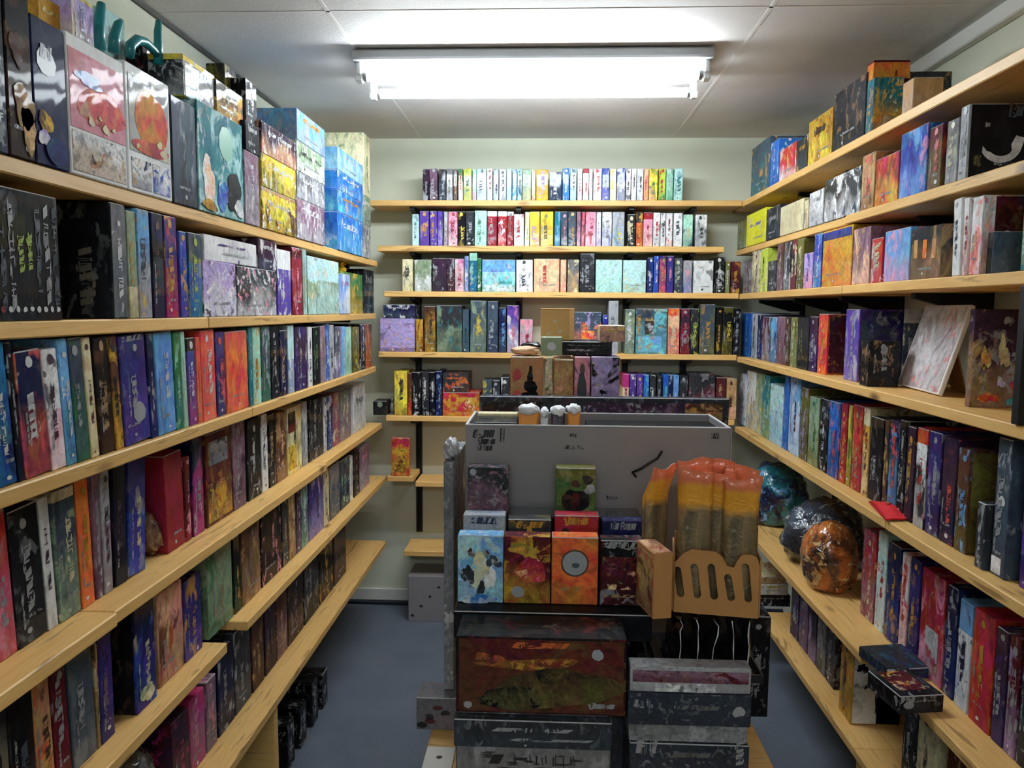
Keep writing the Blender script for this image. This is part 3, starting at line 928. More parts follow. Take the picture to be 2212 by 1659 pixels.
row('R6', .09, .2, 'board_game_box', '''
1857 1884 1148 crimson mauve cream b.9 f.6
1887 1906 1150 aqua white red b.7
1909 1936 1176 navy royal gold b.5 f.5
1938 1953 1196 white coral red b.7
1956 1977 1208 indigo navy gold b.6 f.5
1981 2030 1240 crimson pink silver b.7 f.4 t0
2034 2055 1268 navy royal silver b.3
2059 2086 1300 white sky navy s.72:sky b.3 t:navy
2090 2134 1325 red maroon gold b.6 f.3 t:gold
2138 2162 1360 plum indigo silver b.7
2165 2188 1375 maroon lilac silver b.8
2192 2225 1400 charcoal black silver b.4
''')
row('R7', .07, .2, 'board_game_box', '''
1706 1722 1262 plum indigo silver b.8
1724 1742 1275 indigo mauve silver b.8
1744 1760 1300 plum lilac charcoal b.8
1762 1780 1320 grey charcoal silver b.6
1783 1800 1345 charcoal plum silver b.6
''')
WRAP[0] = .09
# ------------------------------------------------------------------ pictures, badges and lettering on particular boxes
def it(k, a, b): return ITEM[k, a, b]
o, w, d, h, c = it('A', 154, 277)
panel(o, 'cover_picture', .0, h*.62, w*.95, h*.56, ((226, 150, 165), 'pink', 'cream'), scale=9, smear=1, blot=.4, fleck=.1)
pblob(o, 'red_creature', .01, h*.54, w*.88, h*.36, ('coral', (196, 70, 78), 'cream'), 3, .25, scale=15, blot=.9, fleck=.5)
pblob(o, 'blue_cloud', -w*.16, h*.72, w*.6, h*.12, (( 110, 140, 200), 'lilac', 'white'), 5, .4, off=.0022, blot=.6, fleck=.3)
for k, (cx, cz, s) in enumerate(((-.15, .42, .09), (.1, .4, .1), (.0, .47, .05), (.25, .42, .05))): pblob(o, 'pale_figure', cx*w, cz*h, s*w*1.4, s*h*.9, ('cream', 'white', 'tan'), 10+k, .4, off=.0028, blot=.4)
panel(o, 'back_picture', .0, h*.175, w*.92, h*.29, ('white', 'tan', 'plum'), scale=20, smear=1, blot=1, fleck=1)
o, w, d, h, c = it('A', 279, 373)
panel(o, 'cover_picture', .0, h*.62, w*.9, h*.6, ('silver', 'cream', 'white'), scale=7, smear=1, blot=.4, fleck=.1)
pblob(o, 'orange_mountain', .04*w, h*.6, w*.78, h*.56, ('orange', (224, 84, 30), 'gold'), 7, .14, scale=9, blot=.9, fleck=.15)
pblob(o, 'red_foot', .0, h*.38, w*.86, h*.13, ('coral', 'crimson', 'orange'), 8, .1, off=.0022, scale=9, blot=.8)
for k, (cx, cz, s) in enumerate(((.2, .44, .1), (.3, .38, .13), (-.3, .37, .06))): pblob(o, 'pale_figure', cx*w, cz*h, s*w*1.5, s*h*.7, ('cream', 'gold', 'white'), 20+k, .3, off=.0028, blot=.3)
panel(o, 'back_picture', -w*.22, h*.15, w*.42, h*.24, ('white', 'navy', 'tan'), scale=24, smear=1, blot=1, fleck=1)
panel(o, 'back_picture', w*.24, h*.15, w*.4, h*.24, ('white', 'royal', 'silver'), scale=24, smear=1, blot=1, fleck=1)
o, w, d, h, c = it('A', 80, 152)
decal(o, 'round_badge', DS[1], -w*.1, h*.72, .052, .052, 'silver', label='round silver badge'); decal(o, 'badge_mark', TH[2], -w*.1, h*.72, .034, .03, 'navy', off=.0014)
pblob(o, 'cover_figure', -w*.2, h*.3, w*.5, h*.17, ('brown', 'gold', 'maroon'), 50, .3, scale=20, blot=1, fleck=.3)
pblob(o, 'pale_cape', -w*.28, h*.19, w*.36, h*.14, ('lilac', 'white', 'pink'), 51, .3, off=.002)
pblob(o, 'blue_globe', w*.1, h*.12, w*.72, h*.2, ((28, 52, 110), 'navy', 'teal'), 52, .1, off=.0024, blot=.5)
o, w, d, h, c = it('A', 23, 78)
for k, (cx, cz, s) in enumerate(((-.1, .62, .05), (.1, .3, .07), (.25, .18, .06))): pblob(o, 'cover_figure', cx*w, cz*h, s*.7, s*1.3, ((60, 48, 44), 'brown', 'tan') if k == 0 else ('tan', 'brown', 'peach'), 40+k, .4, blot=.7)
o, w, d, h, c = it('A', 431, 528)
for k, (cx, cz, sx, sz, cc) in enumerate(((-.3, .3, .3, .52, ('white', 'peach', 'gold')), (.0, .2, .3, .36, ('royal', 'sky', 'white')), (.25, .28, .36, .5, ('charcoal', 'black', 'slate')), (.36, .12, .26, .2, ('white', 'silver', 'maroon')), (-.3, .07, .36, .12, ('gold', 'maroon', 'white')))): pblob(o, 'cover_figure', cx*w, cz*h, sx*w, sz*h, cc, 30+k, .35, off=.001+.0005*k, blot=.7)
decal(o, 'cover_sun', DS[0], w*.1, h*.72, .09, .09, (120, 190, 160))
WRAP[0] = .25
o, w, d, h, c = it('B', 0, 136)
rd = random.Random(5)
for k in range(7):
    cx = (-.42+k*.14)*w
    decal(o, 'title_lettering' if k in (2, 3) else 'small_print', TV[k], cx, h*(.38 if k in (2, 3) else .1), w*.1, h*(.3 if k in (2, 3) else .8), (170, 195, 60) if k in (2, 3) else ('silver' if k % 2 else 'slate'))
for k in range(9): decal(o, 'maker_emblem', DS[k % 5], (-.45+k*.11)*w, h*.09, .011, .011, 'white' if k else 'crimson')
o, w, d, h, c = it('B', 246, 279)
panel(o, 'spine_print', 0, h*.5, w*.92, h*.97, ('grey', 'slate', 'white'), blot=.4, fleck=.4); decal(o, 'title_lettering', TV[8], 0, h*.2, w*.4, h*.5, 'white', off=.002); decal(o, 'price_mark', DS[1], 0, h*.83, .012, .012, 'white', off=.002)
decal(o, 'cover_title', TV[3], .0, h*.28, .05, h*.55, (150, 140, 112), 'l', w, d); decal(o, 'cover_title', TV[5], .07, h*.1, .035, h*.5, (120, 112, 96), 'l', w, d); decal(o, 'cover_title', TV[9], -.02, h*.62, .05, h*.24, (140, 132, 116), 'l', w, d)
o, w, d, h, c = it('C', 274, 327)
decal(o, 'cover_emblem', DS[1], .008, h*.28, .05, .05, 'silver'); decal(o, 'cover_title', TH[1], 0, h*.93, w*.8, h*.07, 'silver')
o, w, d, h, c = it('E', 297, 340)
panel(o, 'side_picture', 0, h*.5, d*.96, h*.98, ('black', 'black', 'tan'), 'l', w, d, blot=.3, fleck=.1); pblob(o, 'pale_foot', 0, h*.14, w*.8, h*.2, ('sage', 'cream', 'charcoal'), 301, .3, off=.002)
o, w, d, h, c = it('D', 449, 504)
panel(o, 'price_sticker', -.005, h*.78, w*.72, h*.26, ('silver', 'navy', 'gold'), scale=20, smear=1)
panel(o, 'cover_picture', 0, h*.25, w*.92, h*.42, ('brown', 'gold', 'tan'), scale=18, smear=1)
o, w, d, h, c = it('D', 623, 653)
panel(o, 'cover_picture', -w*.2, h*.78, w*.5, h*.3, ('black', 'red', 'charcoal'), scale=10, smear=1, blot=.5); panel(o, 'cover_picture', -w*.2, h*.25, w*.5, h*.36, ('yellow', 'gold', 'charcoal'), scale=12, smear=1)
o, w, d, h, c = it('K3', 1041, 1113)
panel(o, 'cover_picture', w*.2, h*.36, w*.4, h*.22, ('cyan', 'green', 'orange'), scale=22, smear=1); panel(o, 'lower_strip', 0, h*.12, w*.98, h*.2, ('aqua', 'white', 'charcoal'), scale=18, smear=1)
o, w, d, h, c = it('K4', 1372, 1440)
panel(o, 'cover_figure', -w*.05, h*.22, w*.75, h*.34, ('sky', 'cyan', 'tan'), scale=16, smear=1); panel(o, 'cover_figure', -.01, h*.58, w*.3, h*.3, ('charcoal', 'brown', 'silver'), scale=20, smear=1)
decal(o, 'title_lettering', TV[4], -w*.4, h*.28, w*.12, h*.6, 'gold')
o, w, d, h, c = it('K4', 1240, 1298)
panel(o, 'cover_picture', .0, h*.3, w*.5, h*.5, ('orange', 'peach', 'plum'), scale=18, smear=1)
o, w, d, h, c = it('K5', 956, 1036)
panel(o, 'title_burst', w*.15, h*.5, w*.55, h*.6, ('gold', 'red', 'cream'), scale=16, smear=.7)
o, w, d, h, c = it('K6', 846, 885)
panel(o, 'cover_picture', -w*.05, h*.42, w*.62, h*.62, ('gold', 'maroon', 'yellow'), scale=20, smear=1)
o, w, d, h, c = it('R3', 1774, 1837)
panel(o, 'wavy_label_edge', 0, h*.9, w*.95, h*.14, ('royal', 'slate', 'navy'), scale=12, smear=1)
o, w, d, h, c = it('R3', 1964, 2030)
for k, cx in enumerate((-.32, -.02, .28)): panel(o, 'cover_flame', cx*w, h*(.6-.02*k), w*.13, h*.36, (('tan', 'orange', 'tan')[k], 'gold', 'cream'), scale=14, smear=.6, blot=.5)
o, w, d, h, c = it('R3', 1879, 1903)
decal(o, 'side_lettering', TV[2], 0, h*.35, w*.6, h*.6, 'cream')
o, w, d, h, c = it('R3', 2091, 2115)
panel(o, 'side_picture', -.0, h*.5, min(d*.9, .2), h*.96, ('maroon', 'plum', 'peach'), 'r', w, d, scale=14, smear=.8, blot=1, fleck=.6)
o, w, d, h, c = it('R1', 1868, 1883)
panel(o, 'side_picture', 0, h*.5, d*.96, h*.97, ('teal', 'gold', 'cream'), 'r', w, d, scale=24, smear=.5, blot=1, fleck=1)
R1o = (o, w, d, h, c)
o, w, d, h, c = it('R4', 1764, 1783)
panel(o, 'side_picture', 0, h*.5, d*.94, h*.95, ('plum', 'maroon', 'gold'), 'r', w, d, scale=16, smear=.8)
o, w, d, h, c = it('R4', 1821, 1850)
panel(o, 'side_picture', 0, h*.5, d*.94, h*.95, ('indigo', 'slate', 'silver'), 'r', w, d, scale=14, smear=.8)
o, w, d, h, c = it('R5', 2058, 2083)
panel(o, 'side_picture', 0, h*.5, d*.94, h*.95, ('olive', 'brown', 'tan'), 'r', w, d, scale=9, smear=1, blot=.6, fleck=.2)
o, w, d, h, c = it('R5', 2138, 2168)
decal(o, 'spine_heart', DS[3], 0, h*.55, w*.6, h*.1, 'white'); panel(o, 'spine_label', -w*.1, h*.08, w*.7, h*.12, ('white', 'silver', 'red'), scale=20)
o, w, d, h, c = it('R6', 1981, 2030)
panel(o, 'cover_figure', w*.05, h*.28, w*.55, h*.4, ('silver', 'crimson', 'charcoal'), scale=12, smear=.7)
# black box with the white handset emblem
o, w, d, h, c = it('R2', 2067, 2086)
panel(o, 'cover_board', 0, h*.5, d*.97, h*.97, ('black', 'charcoal', 'charcoal'), 'r', w, d, blot=.2, fleck=.0)
def flat_curve(outer, holes=(), depth=.001, name='shape', bev=0):
    cu = bpy.data.curves.new(name, 'CURVE'); cu.dimensions = '2D'; cu.fill_mode = 'BOTH'; cu.extrude = depth/2; cu.bevel_depth = bev
    for pts in (outer, *holes):
        sp_ = cu.splines.new('POLY'); sp_.points.add(len(pts)-1)
        for p, q in zip(sp_.points, pts): p.co = (q[0], q[1], 0, 1)
        sp_.use_cyclic_u = True
    t = bpy.data.objects.new('tmp', cu); COL.objects.link(t); bpy.context.view_layer.update()
    me = bpy.data.meshes.new_from_object(t.evaluated_get(bpy.context.evaluated_depsgraph_get()))
    bpy.data.objects.remove(t); bpy.data.curves.remove(cu)
    me.transform(Matrix.Rotation(math.pi/2, 4, 'X'))        # stands upright in x-z
    return me
hs = []
for k in range(13): a = math.radians(205+k*11); hs.append((.075*math.cos(a)-.0, .055*math.sin(a)+.035))
hs += [(.085, .055), (.052, .062), (.036, .035), (.040, .018)]
for k in range(9): a = math.radians(318-k*12); hs.append((.048*math.cos(a), .034*math.sin(a)+.034))
hs += [(-.052, .016), (-.066, .03)]
hs = [(x*.6, y*.72) for x, y in hs]
pm = flat_curve(hs, (), .001, 'handset')
q = link('handset_emblem', pm, M_INK, o, (w/2+.0016, .072, h*.3), math.pi/2); q['c1'] = list(map(float, C('white'))); q['label'] = 'white telephone handset emblem'
for cx, cz, sx, sz, cc in ((.105, .9, .04, .018, 'brown'), (.1, .8, .03, .03, 'slate'), (.04, .68, .012, .012, 'silver'), (.022, .15, .016, .03, 'olive'), (.068, .17, .02, .012, 'silver'), (.09, .18, .022, .012, 'slate')):
    decal(o, 'cover_lettering', TH[int(cz*40) % 8], cx-d/2, h*cz, sx, sz, cc, 'r', w, d, off=.0016)
# ------------------------------------------------------------------ left wall: things on top of the big boxes
def top_of(k): o, w, d, h, c = ITEM[k]; return c.z + h + .0008
def on_left(x0, x1, yt, base, X, d, c1, c2, c3, words, name='board_game_box', **kw):
    a, b = Yat(x0, X, base), Yat(x1, X, base); h = max(.02, min(Zat(yt, X, (a+b)/2), ZC-.006) - base)
    o = game_box(name, (X, (a+b)/2, base), math.pi/2, b-a-.001, d, h, c1, c2, c3, 'A', None, None, 0, words, **kw)
    REC[-1]['label'] = words; REC[-1]['dim'] = (b-a, d, h)
    return o, b-a, d, h
tA = top_of(('A', 154, 277))
WRAP[0] = .09
on_left(156, 206, -5, tA, XL-.03, .05, 'lilac', 'cream', 'purple', 'lilac and cream box standing on the white box with the red picture', split=.93, c4='yellow')
on_left(228, 276, 28, tA, XL-.12, .03, 'aqua', 'mint', 'grey', 'thin pale aqua book behind the teal tentacles', blot=.4)
o_ = on_left(84, 136, -2, top_of(('A', 80, 152)), XL-.05, .08, 'gold', 'olive', 'yellow', 'yellow rounded box on the navy box at the upper left corner', blot=.3)
# teal tentacle piece
def tube_path(pts, rad, n=8):
    vs, fs = [], []
    for i, p in enumerate(pts):
        p = Vector(p); t = (Vector(pts[min(i+1, len(pts)-1)])-Vector(pts[max(0, i-1)])).normalized()
        u = t.cross(Vector((1, .02, .03))).normalized(); v = t.cross(u)
        r = rad[i] if not isinstance(rad, float) else rad
        for k in range(n): a = 2*math.pi*k/n; vs.append(tuple(p+u*(r*math.cos(a))+v*(r*math.sin(a))))
    for i in range(len(pts)-1):
        for k in range(n): fs.append((i*n+k, i*n+(k+1) % n, (i+1)*n+(k+1) % n, (i+1)*n+k))
    fs += [tuple(range(n))[::-1], tuple(range((len(pts)-1)*n, len(pts)*n))]
    me = mesh_from(vs, fs); 
    for p in me.polygons: p.use_smooth = True
    return me
X = XL-.07
base = tA
t = tag(empty('tentacle_figure', (X, Yat(262, X, base), base)), 'teal sculpted figure with upright tentacles on the white boxes', 'figurine')
org = t.location
def lp_(px, py, dx=0): p = onX(px, py, X); return (p.x-org.x+dx, p.y-org.y, max(p.z-org.z, -.0))
zt = tA - org.z
link('figure_base', bx(-.03, .03, Yat(205, X, base)-org.y, Yat(345, X, base)-org.y, 0, .008), M_TEAL, t)
link('tentacle', tube_path([lp_(214, 105), lp_(213, 70), lp_(215, 40), lp_(219, 8)], [.013, .012, .011, .008]), M_TEAL, t)
link('tentacle', tube_path([lp_(246, 112), lp_(247, 80), lp_(256, 52), lp_(262, 46)], [.012, .011, .009, .006]), M_TEAL, t)
link('curled_tentacle', tube_path([lp_(280, 122), lp_(282, 98), lp_(296, 86), lp_(312, 90), lp_(330, 106), lp_(343, 124)], [.01, .011, .011, .01, .009, .008]), M_TEAL, t)
link('tentacle', tube_path([lp_(342, 140), lp_(342, 100), lp_(341, 70), lp_(343, 46)], [.011, .01, .009, .007]), M_TEAL, t)
on_left(310, 334, 104, top_of(('A', 279, 373)), XL-.095, .04, 'black', 'maroon', 'silver', 'small black card box under the curled teal tentacle', name='card_game_box')
# yellow box with white picture, and gold-black boxes
tB = max(top_of(('A', 376, 428)), top_of(('A', 431, 528)))
o, w, d, h = on_left(397, 466, 140, tB, XL-.015, .12, 'charcoal', 'white', 'silver', 'white and yellow box lying on the slate box beside the teal one', blot=.7, smear=1, split=.86, c4='yellow')
panel(o, 'cover_picture', -w*.25, h*.42, w*.42, h*.8, ('white', 'aqua', 'charcoal'), scale=9, smear=1, blot=.6)
tC = top_of(('A', 431, 528))
o, w, d, h = on_left(468, 526, 190, tC, XL-.01, .16, 'charcoal', 'gold', 'cream', 'black box with gold figures lying on the teal box', blot=1, smear=1)
on_left(486, 512, 146, tC+h+.001, XL-.05, .05, 'charcoal', 'olive', 'tan', 'tall charcoal tin with gold figure on top of the gold figure box', blot=.8)
WRAP[0] = .09
on_left(532, 556, 176, top_of(('A', 531, 562)), XL-.01, .05, 'black', 'grey', 'silver', 'dark rounded tin standing behind the black box near the ceiling', blot=.7)
WRAP[0] = .3
# duck on the green box, stuffed bear-like bundle, grey plush bag
def blob(name, loc, sx, sy, sz, mat, seed, amp=.12, sub=3, freq=3., flat=True, label=None, cat=None, parent=None, group=None):
    bm = bmesh.new(); bmesh.ops.create_icosphere(bm, subdivisions=sub, radius=1)
    from mathutils import noise as nz
    for v in bm.verts:
        n = v.co.normalized(); q = nz.noise(n*freq + Vector((seed*3.1, seed, 0))) + .5*nz.noise(n*freq*2.3 + Vector((seed, 0, seed*2)))
        r = 1 + amp*q; v.co = Vector((n.x*r*sx, n.y*r*sy, n.z*r*sz))
        if flat: v.co.z = max(v.co.z, -sz*.72)
    zmin = min(v.co.z for v in bm.verts)
    for v in bm.verts: v.co.z -= zmin
    me = bpy.data.meshes.new(name); bm.to_mesh(me); bm.free(); add_uv(me)
    for p in me.polygons: p.use_smooth = True
    o = link(name, me, mat, parent, loc)
    if label: tag(o, label, cat, group)
    return o
M_DUCK = simple('yellow_rubber', (240, 190, 30), .3, .05, 9)
o, w, d, h, c = it('B', 737, 784)
t = tag(empty('rubber_duck', (c.x-.05, c.y, c.z+h+.001)), 'small yellow rubber duck sitting on the green duck box', 'toy')
blob('body', (0, 0, 0), .026, .034, .018, M_DUCK, 1, .05, 2, parent=t); blob('head', (.008, -.014, .021), .014, .014, .014, M_DUCK, 2, .03, 2, flat=False, parent=t)
blob('beak', (.022, -.017, .03), .008, .007, .0035, simple('orange_rubber', (230, 110, 20), .3), 3, .03, 1, flat=False, parent=t)
def make_wrap(name, cols, rough=.18, sc=9):
    mt, nt, b = newmat(name); tc = N(nt, 'ShaderNodeTexCoord').outputs['Object']
    n1 = noise(nt, tc, sc, 4, .6, .8); n2 = noise(nt, tc, sc*2.6, 3, .6, .6)
    col = mixc(nt, rng(nt, n1, .45, .56), C(cols[0]), C(cols[1])); col = mixc(nt, rng(nt, n2, .57, .63), col, C(cols[2])); col = mixc(nt, rng(nt, n1, .4, .34), col, (.01, .01, .012))
    L(nt, col, b.inputs['Base Color']); b.inputs['Roughness'].default_value = rough; b.inputs['Coat Weight'].default_value = .7; b.inputs['Coat Roughness'].default_value = .08
    bp = N(nt, 'ShaderNodeBump'); bp.inputs['Strength'].default_value = .7; bp.inputs['Distance'].default_value = .02
    L(nt, noise(nt, tc, sc*1.6, 3, .5, 1.5), bp.inputs['Height']); L(nt, bp.outputs[0], b.inputs['Normal']); L(nt, bp.outputs[0], b.inputs['Coat Normal']); return mt
blob('plush_bag', (XL-.12, Yat(327, XL-.1, ZL['D']), ZL['D']+.001), 0.045, .011, .06, make_wrap('tan_wrap', ('maroon', 'tan', 'peach')), 4, .25, label='brown wrapped bag behind the leaning blue box', cat='bag')
y = Yat(335, XL-.1, ZL['F']); blob('plush_bag', (XL-.12, y-.1, ZL['F']+.001), .07, .075, .12, make_wrap('grey_wrap', ('charcoal', 'grey', 'silver')), 6, .25, label='dark grey wrapped plush bag low on the left by the magenta spines', cat='bag')
# black pouches on the floor below the lowest left shelf
for k, (px, hh) in enumerate(((655, .16), (680, .15), (704, .17), (724, .14))):
    y = Yat(px, XL-.02, .0); game_box('board_game_box', (XL-.06, y, .001), math.pi/2, .07, .18, hh, 'black', 'charcoal', 'silver', 'F', blot=.5)
    REC[-1]['label'] = ('black box on the floor under the left wall lowest shelf, nearest of four', 'black box on the floor under the left wall lowest shelf, second of four', 'black box on the floor under the left wall lowest shelf, third of four', 'black box on the floor beside the skirting at the far left')[k]
# back corner: black box with emblem and little grey figure, tins on the row of small boxes
z = ZB['K5']; Y = YB+.02
a, b_ = Xat(806, Y, z), Xat(836, Y, z)
o = game_box('card_game_box', ((a+b_)/2, Y, z), 0, b_-a, .1, Zat(866, a, Y)-z, 'black', 'charcoal', 'cream', 'K5', False, False, blot=.3, fleck=.2)
REC[-1]['label'] = 'small black box with pale fan emblem in the far left corner'; decal(o, 'fan_emblem', DS[4], 0, .05, .03, .04, 'sage')
xx = Xat(845, Y, z); M_PEWTER = simple('pewter', (130, 130, 128), .45, .15, 30, .1, .4)
t = tag(empty('figurine', (xx, Y+.03, z)), 'small grey figurine beside the black fan emblem box', 'figurine')
link('base', tube_mesh(.02, .008), M_PEWTER, t, (0, 0, .004)); t.children[0].rotation_euler = (0, math.pi/2, 0)
blob('torso', (0, 0, .008), .014, .012, .032, M_PEWTER, 8, .2, 2, parent=t); blob('head', (.002, -.004, .062), .011, .011, .013, M_PEWTER, 9, .1, 2, flat=False, parent=t)
# grey carton on the floor under the low back plank
a = onY(882, 1296, 3.72); b_ = onY(1010, 1296, 3.72)
t = tag(link('carton', box_mesh(b_.x-a.x, .2, .235), M_GREYCARD, None, ((a.x+b_.x)/2, 3.72, 0)), 'dark grey carton with black marks on the floor at the back wall', 'carton')
for k in range(6): decal(t, 'ink_mark', DS[k % 5], -.13+.045*k, .03+.05*(k % 4), .02, .016, 'black')
# ------------------------------------------------------------------ right wall: extras
o, w, d, h, c = R1o
zt = c.z+h+.001; Y1 = c.y-w/2
game_box('board_game_box', (c.x+.005, c.y+.02, zt), -math.pi/2, w*.9, .105, min(.055, ZC-zt-.006), 'orange', 'gold', 'maroon', 'R1', False, False, blot=.5, split=.85, c4='maroon')
REC[-1]['label'] = 'orange and gold box lying on the tall teal box by the ceiling'
def on_right(key, x0, x1, yt, inset, d, c1, c2, c3, label, base=None, name='board_game_box', lean=0, **kw):
    z = base or ZR[key]; X = XR+inset; a, b = Yat(x1, X, z), Yat(x0, X, z); h = Zat(yt, X, (a+b)/2)-z
    o = game_box(name, (X, (a+b)/2, z), -math.pi/2, b-a-.001, d, h, c1, c2, c3, key, None, None, lean, None, **kw); REC[-1]['label'] = label
    return o, b-a, d, h
def cover(key, px0, px1, py_top, py_bot, X, z, th, cols, label, title='silver', **kw):
    """a box standing on a right wall shelf with its cover towards the camera; measured on the cover's lower edge"""
    p, q = None, None
    Yc = Yat(px0, X, z); x1 = Xat(px1, Yc, z); h = Zat(py_top, (X+x1)/2, Yc)-z
    o = game_box('board_game_box', ((X+x1)/2, Yc, z), 0, x1-X, th, h, *cols, key, title, False, 0, None, **kw); REC[-1]['label'] = label
    return o, x1-X, th, h
# grey half-height box before the maroon picture; small black box; comic; dark art box
cover('R3', 2137, 2204, 500, 582, XR+.02, ZR['R3'], .018, ('slate', 'olive', 'silver'), 'small slate box with pale lettering in front of the maroon picture', blot=.6, split=.62, c4='grey')
cover('R4', 1874, 1941, 737, 822, XR+.02, ZR['R4'], .06, ('black', 'charcoal', 'tan'), 'small black box in front of the purple box on the right wall', blot=.4, fleck=.5)
o, w, th, h = cover('R4', 1948, 1992, 668, 815, XR+.14, ZR['R4'], .012, ('slate', 'black', 'cream'), 'pale comic cover with a dark figure behind the white easel print', blot=.9, smear=1, scale=12, split=.82, c4='silver')
o, w, th, h = cover('R4', 2094, 2250, 668, 880, XR+.06, ZR['R4'], .022, ('plum', 'tan', 'silver'), 'dark box with jewel coloured picture at the right edge', 'silver', blot=.9, smear=.9, scale=11, fleck=.5)
for k, (cx, cz, sx, sz, cc) in enumerate(((-.32, .5, .16, .34, ('tan', 'gold', 'cream')), (-.08, .56, .2, .4, ('cream', 'tan', 'silver')), (.2, .52, .16, .36, ('peach', 'gold', 'maroon')), (-.26, .1, .34, .14, ('orange', 'red', 'gold')), (.12, .08, .3, .12, ('teal', 'cyan', 'green')), (.1, .24, .2, .14, ('crimson', 'coral', 'white')), (-.1, .26, .14, .16, ('silver', 'lilac', 'white')), (.34, .2, .2, .2, ('indigo', 'royal', 'lilac')))): pblob(o, 'cover_figure', cx*w, cz*h, sx*w, sz*h, cc, 400+k, .55, off=.0008+.0004*k, scale=26, blot=.9, fleck=.8)
# dark post at the frame's right edge
o = link('shelf_post', bx(-.012, .012, -.012, .012, ZR['R4']+.001, ZR['R3']-TH_-.002), M_METAL, None, (XR+.005, Yat(2209, XR, 1.5), 0)); tag(o, 'dark metal post between two right wall shelves at the right edge', 'post')
# white print on a card easel
z = ZR['R4']; pA = onZ(1937, 833, z); pB = onZ(2026, 857, z)
Yc = (pA.y+pB.y)/2; ang = math.atan2(pB.y-pA.y, pB.x-pA.x)
t = tag(empty('easel_print', ((pA.x+pB.x)/2, Yc, z), ang), 'white art print leaning on a folding card easel on the right wall', 'print')
wd = (pB-pA).length; hh = .245; tilt = math.radians(-16)
me = bx(-wd/2, wd/2, 0, .012, 0, hh); add_uv(me)
bd = link('print_board', me, simple('white_board', (236, 230, 230), .5, .03), t, (0, 0, .0045)); bd.rotation_euler[0] = tilt
pc = panel(bd, 'picture', 0, hh*.5, wd*.93, hh*.96, ('white', 'mauve', 'coral', 'silver'), scale=13, smear=.7, blot=.55, fleck=.5, label='pale drawing in pink and grey')
me = mesh_from([(-.03, .03, 0), (.03, .03, 0), (.012, .02, 0), (-.03, .13, 0), (.05, .13, 0), (.02, .072, .19), (-.02, .072, .19)], [(3, 4, 5, 6)])
sm = bpy.data.meshes.new('stand'); bm = bmesh.new(); bm.from_mesh(mesh_from([(-.04, .112, .001), (.05, .112, .001), (.02, .076, .2), (-.02, .076, .2)], [(0, 1, 2, 3)])); 
r = bmesh.ops.extrude_face_region(bm, geom=bm.faces[:]); bmesh.ops.translate(bm, verts=[v for v in r['geom'] if isinstance(v, bmesh.types.BMVert)], vec=(0, -.004, 0)); bm.to_mesh(sm); bm.free()
link('easel_leg', sm, M_CARD, t)
# red pouch on the fifth shelf
z = ZR['R5']+.004; pts = [onZ(1876, 1085, z), onZ(1935, 1088, z), onZ(1972, 1122, z), onZ(1912, 1124, z)]
c0 = sum(pts, Vector())/4
t = link('cloth_pouch', None, None, None, c0) if False else None
g = []
for i in range(9):
    for j in range(7):
        u, v = i/8, j/6; p = (pts[0]*(1-u)+pts[1]*u)*(1-v)+(pts[3]*(1-u)+pts[2]*u)*v - c0
        zz = .016*math.sin(math.pi*min(1, max(0, u*.9+.05)))*math.sin(math.pi*min(1, max(0, v)))**.7 + .002*math.sin(9*u+5*v)
        g.append((p.x, p.y, .003+max(0, zz)))
n = len(g); fs = [(i*7+j, i*7+j+1, (i+1)*7+j+1, (i+1)*7+j) for i in range(8) for j in range(6)]
g += [(x, y, 0) for x, y, _ in g]; fs += [tuple(k+n for k in q[::-1]) for q in fs]
rim = [j for j in range(7)] + [i*7+6 for i in range(1, 9)] + [8*7+j for j in range(5, -1, -1)] + [i*7 for i in range(7, 0, -1)]
fs += [(rim[k], rim[(k+1) % len(rim)], rim[(k+1) % len(rim)]+n, rim[k]+n) for k in range(len(rim))]
me = mesh_from(g, fs)
for p in me.polygons: p.use_smooth = True
o = link('cloth_pouch', me, M_REDCLOTH, None, (c0.x, c0.y, ZR['R5']+.0045)); tag(o, 'red cloth pouch lying flat at the front of the right wall fifth shelf', 'pouch')
decal(o, 'gold_mark', TH[3], 0, 0, .03, .02, 'tan'); o.children[0].rotation_euler[0] = -math.pi/2; o.children[0].location = (0, -.005, .023)
# wrapped bundles on the sixth shelf
z = ZR['R6']+.005
def bundle(px0, px1, py0, py1, X, cols, seed, label, freq=2.6, amp=.16, dep=.12):
    Yc = Yat((px0+px1)/2, X, z); k = (Xat(px1, Yc, z+.1)-Xat(px0, Yc, z+.1))/2; zt = Zat(py0, X, Yc)
    return blob('wrapped_bundle', (X, Yc, z), k, dep, (zt-z)/1.78, make_wrap('wrap_'+str(seed), cols), seed, amp, 4, freq, True, label, 'bundle')
bundle(1612, 1738, 990, 1110, 1.06, ('navy', 'teal', 'sky'), 21, 'teal and navy shrink wrapped bundle at the far end of the right wall', dep=.13)
bundle(1688, 1862, 1075, 1225, 1.075, ('charcoal', 'slate', 'silver'), 23, 'large charcoal shrink wrapped bundle behind the orange brown one', dep=.13)
bundle(1729, 1850, 1120, 1272, 1.0, ('brown', (196, 110, 50), (222, 180, 120)), 25, 'rounded orange brown shrink wrapped bundle on the right wall', amp=.1, dep=.1)
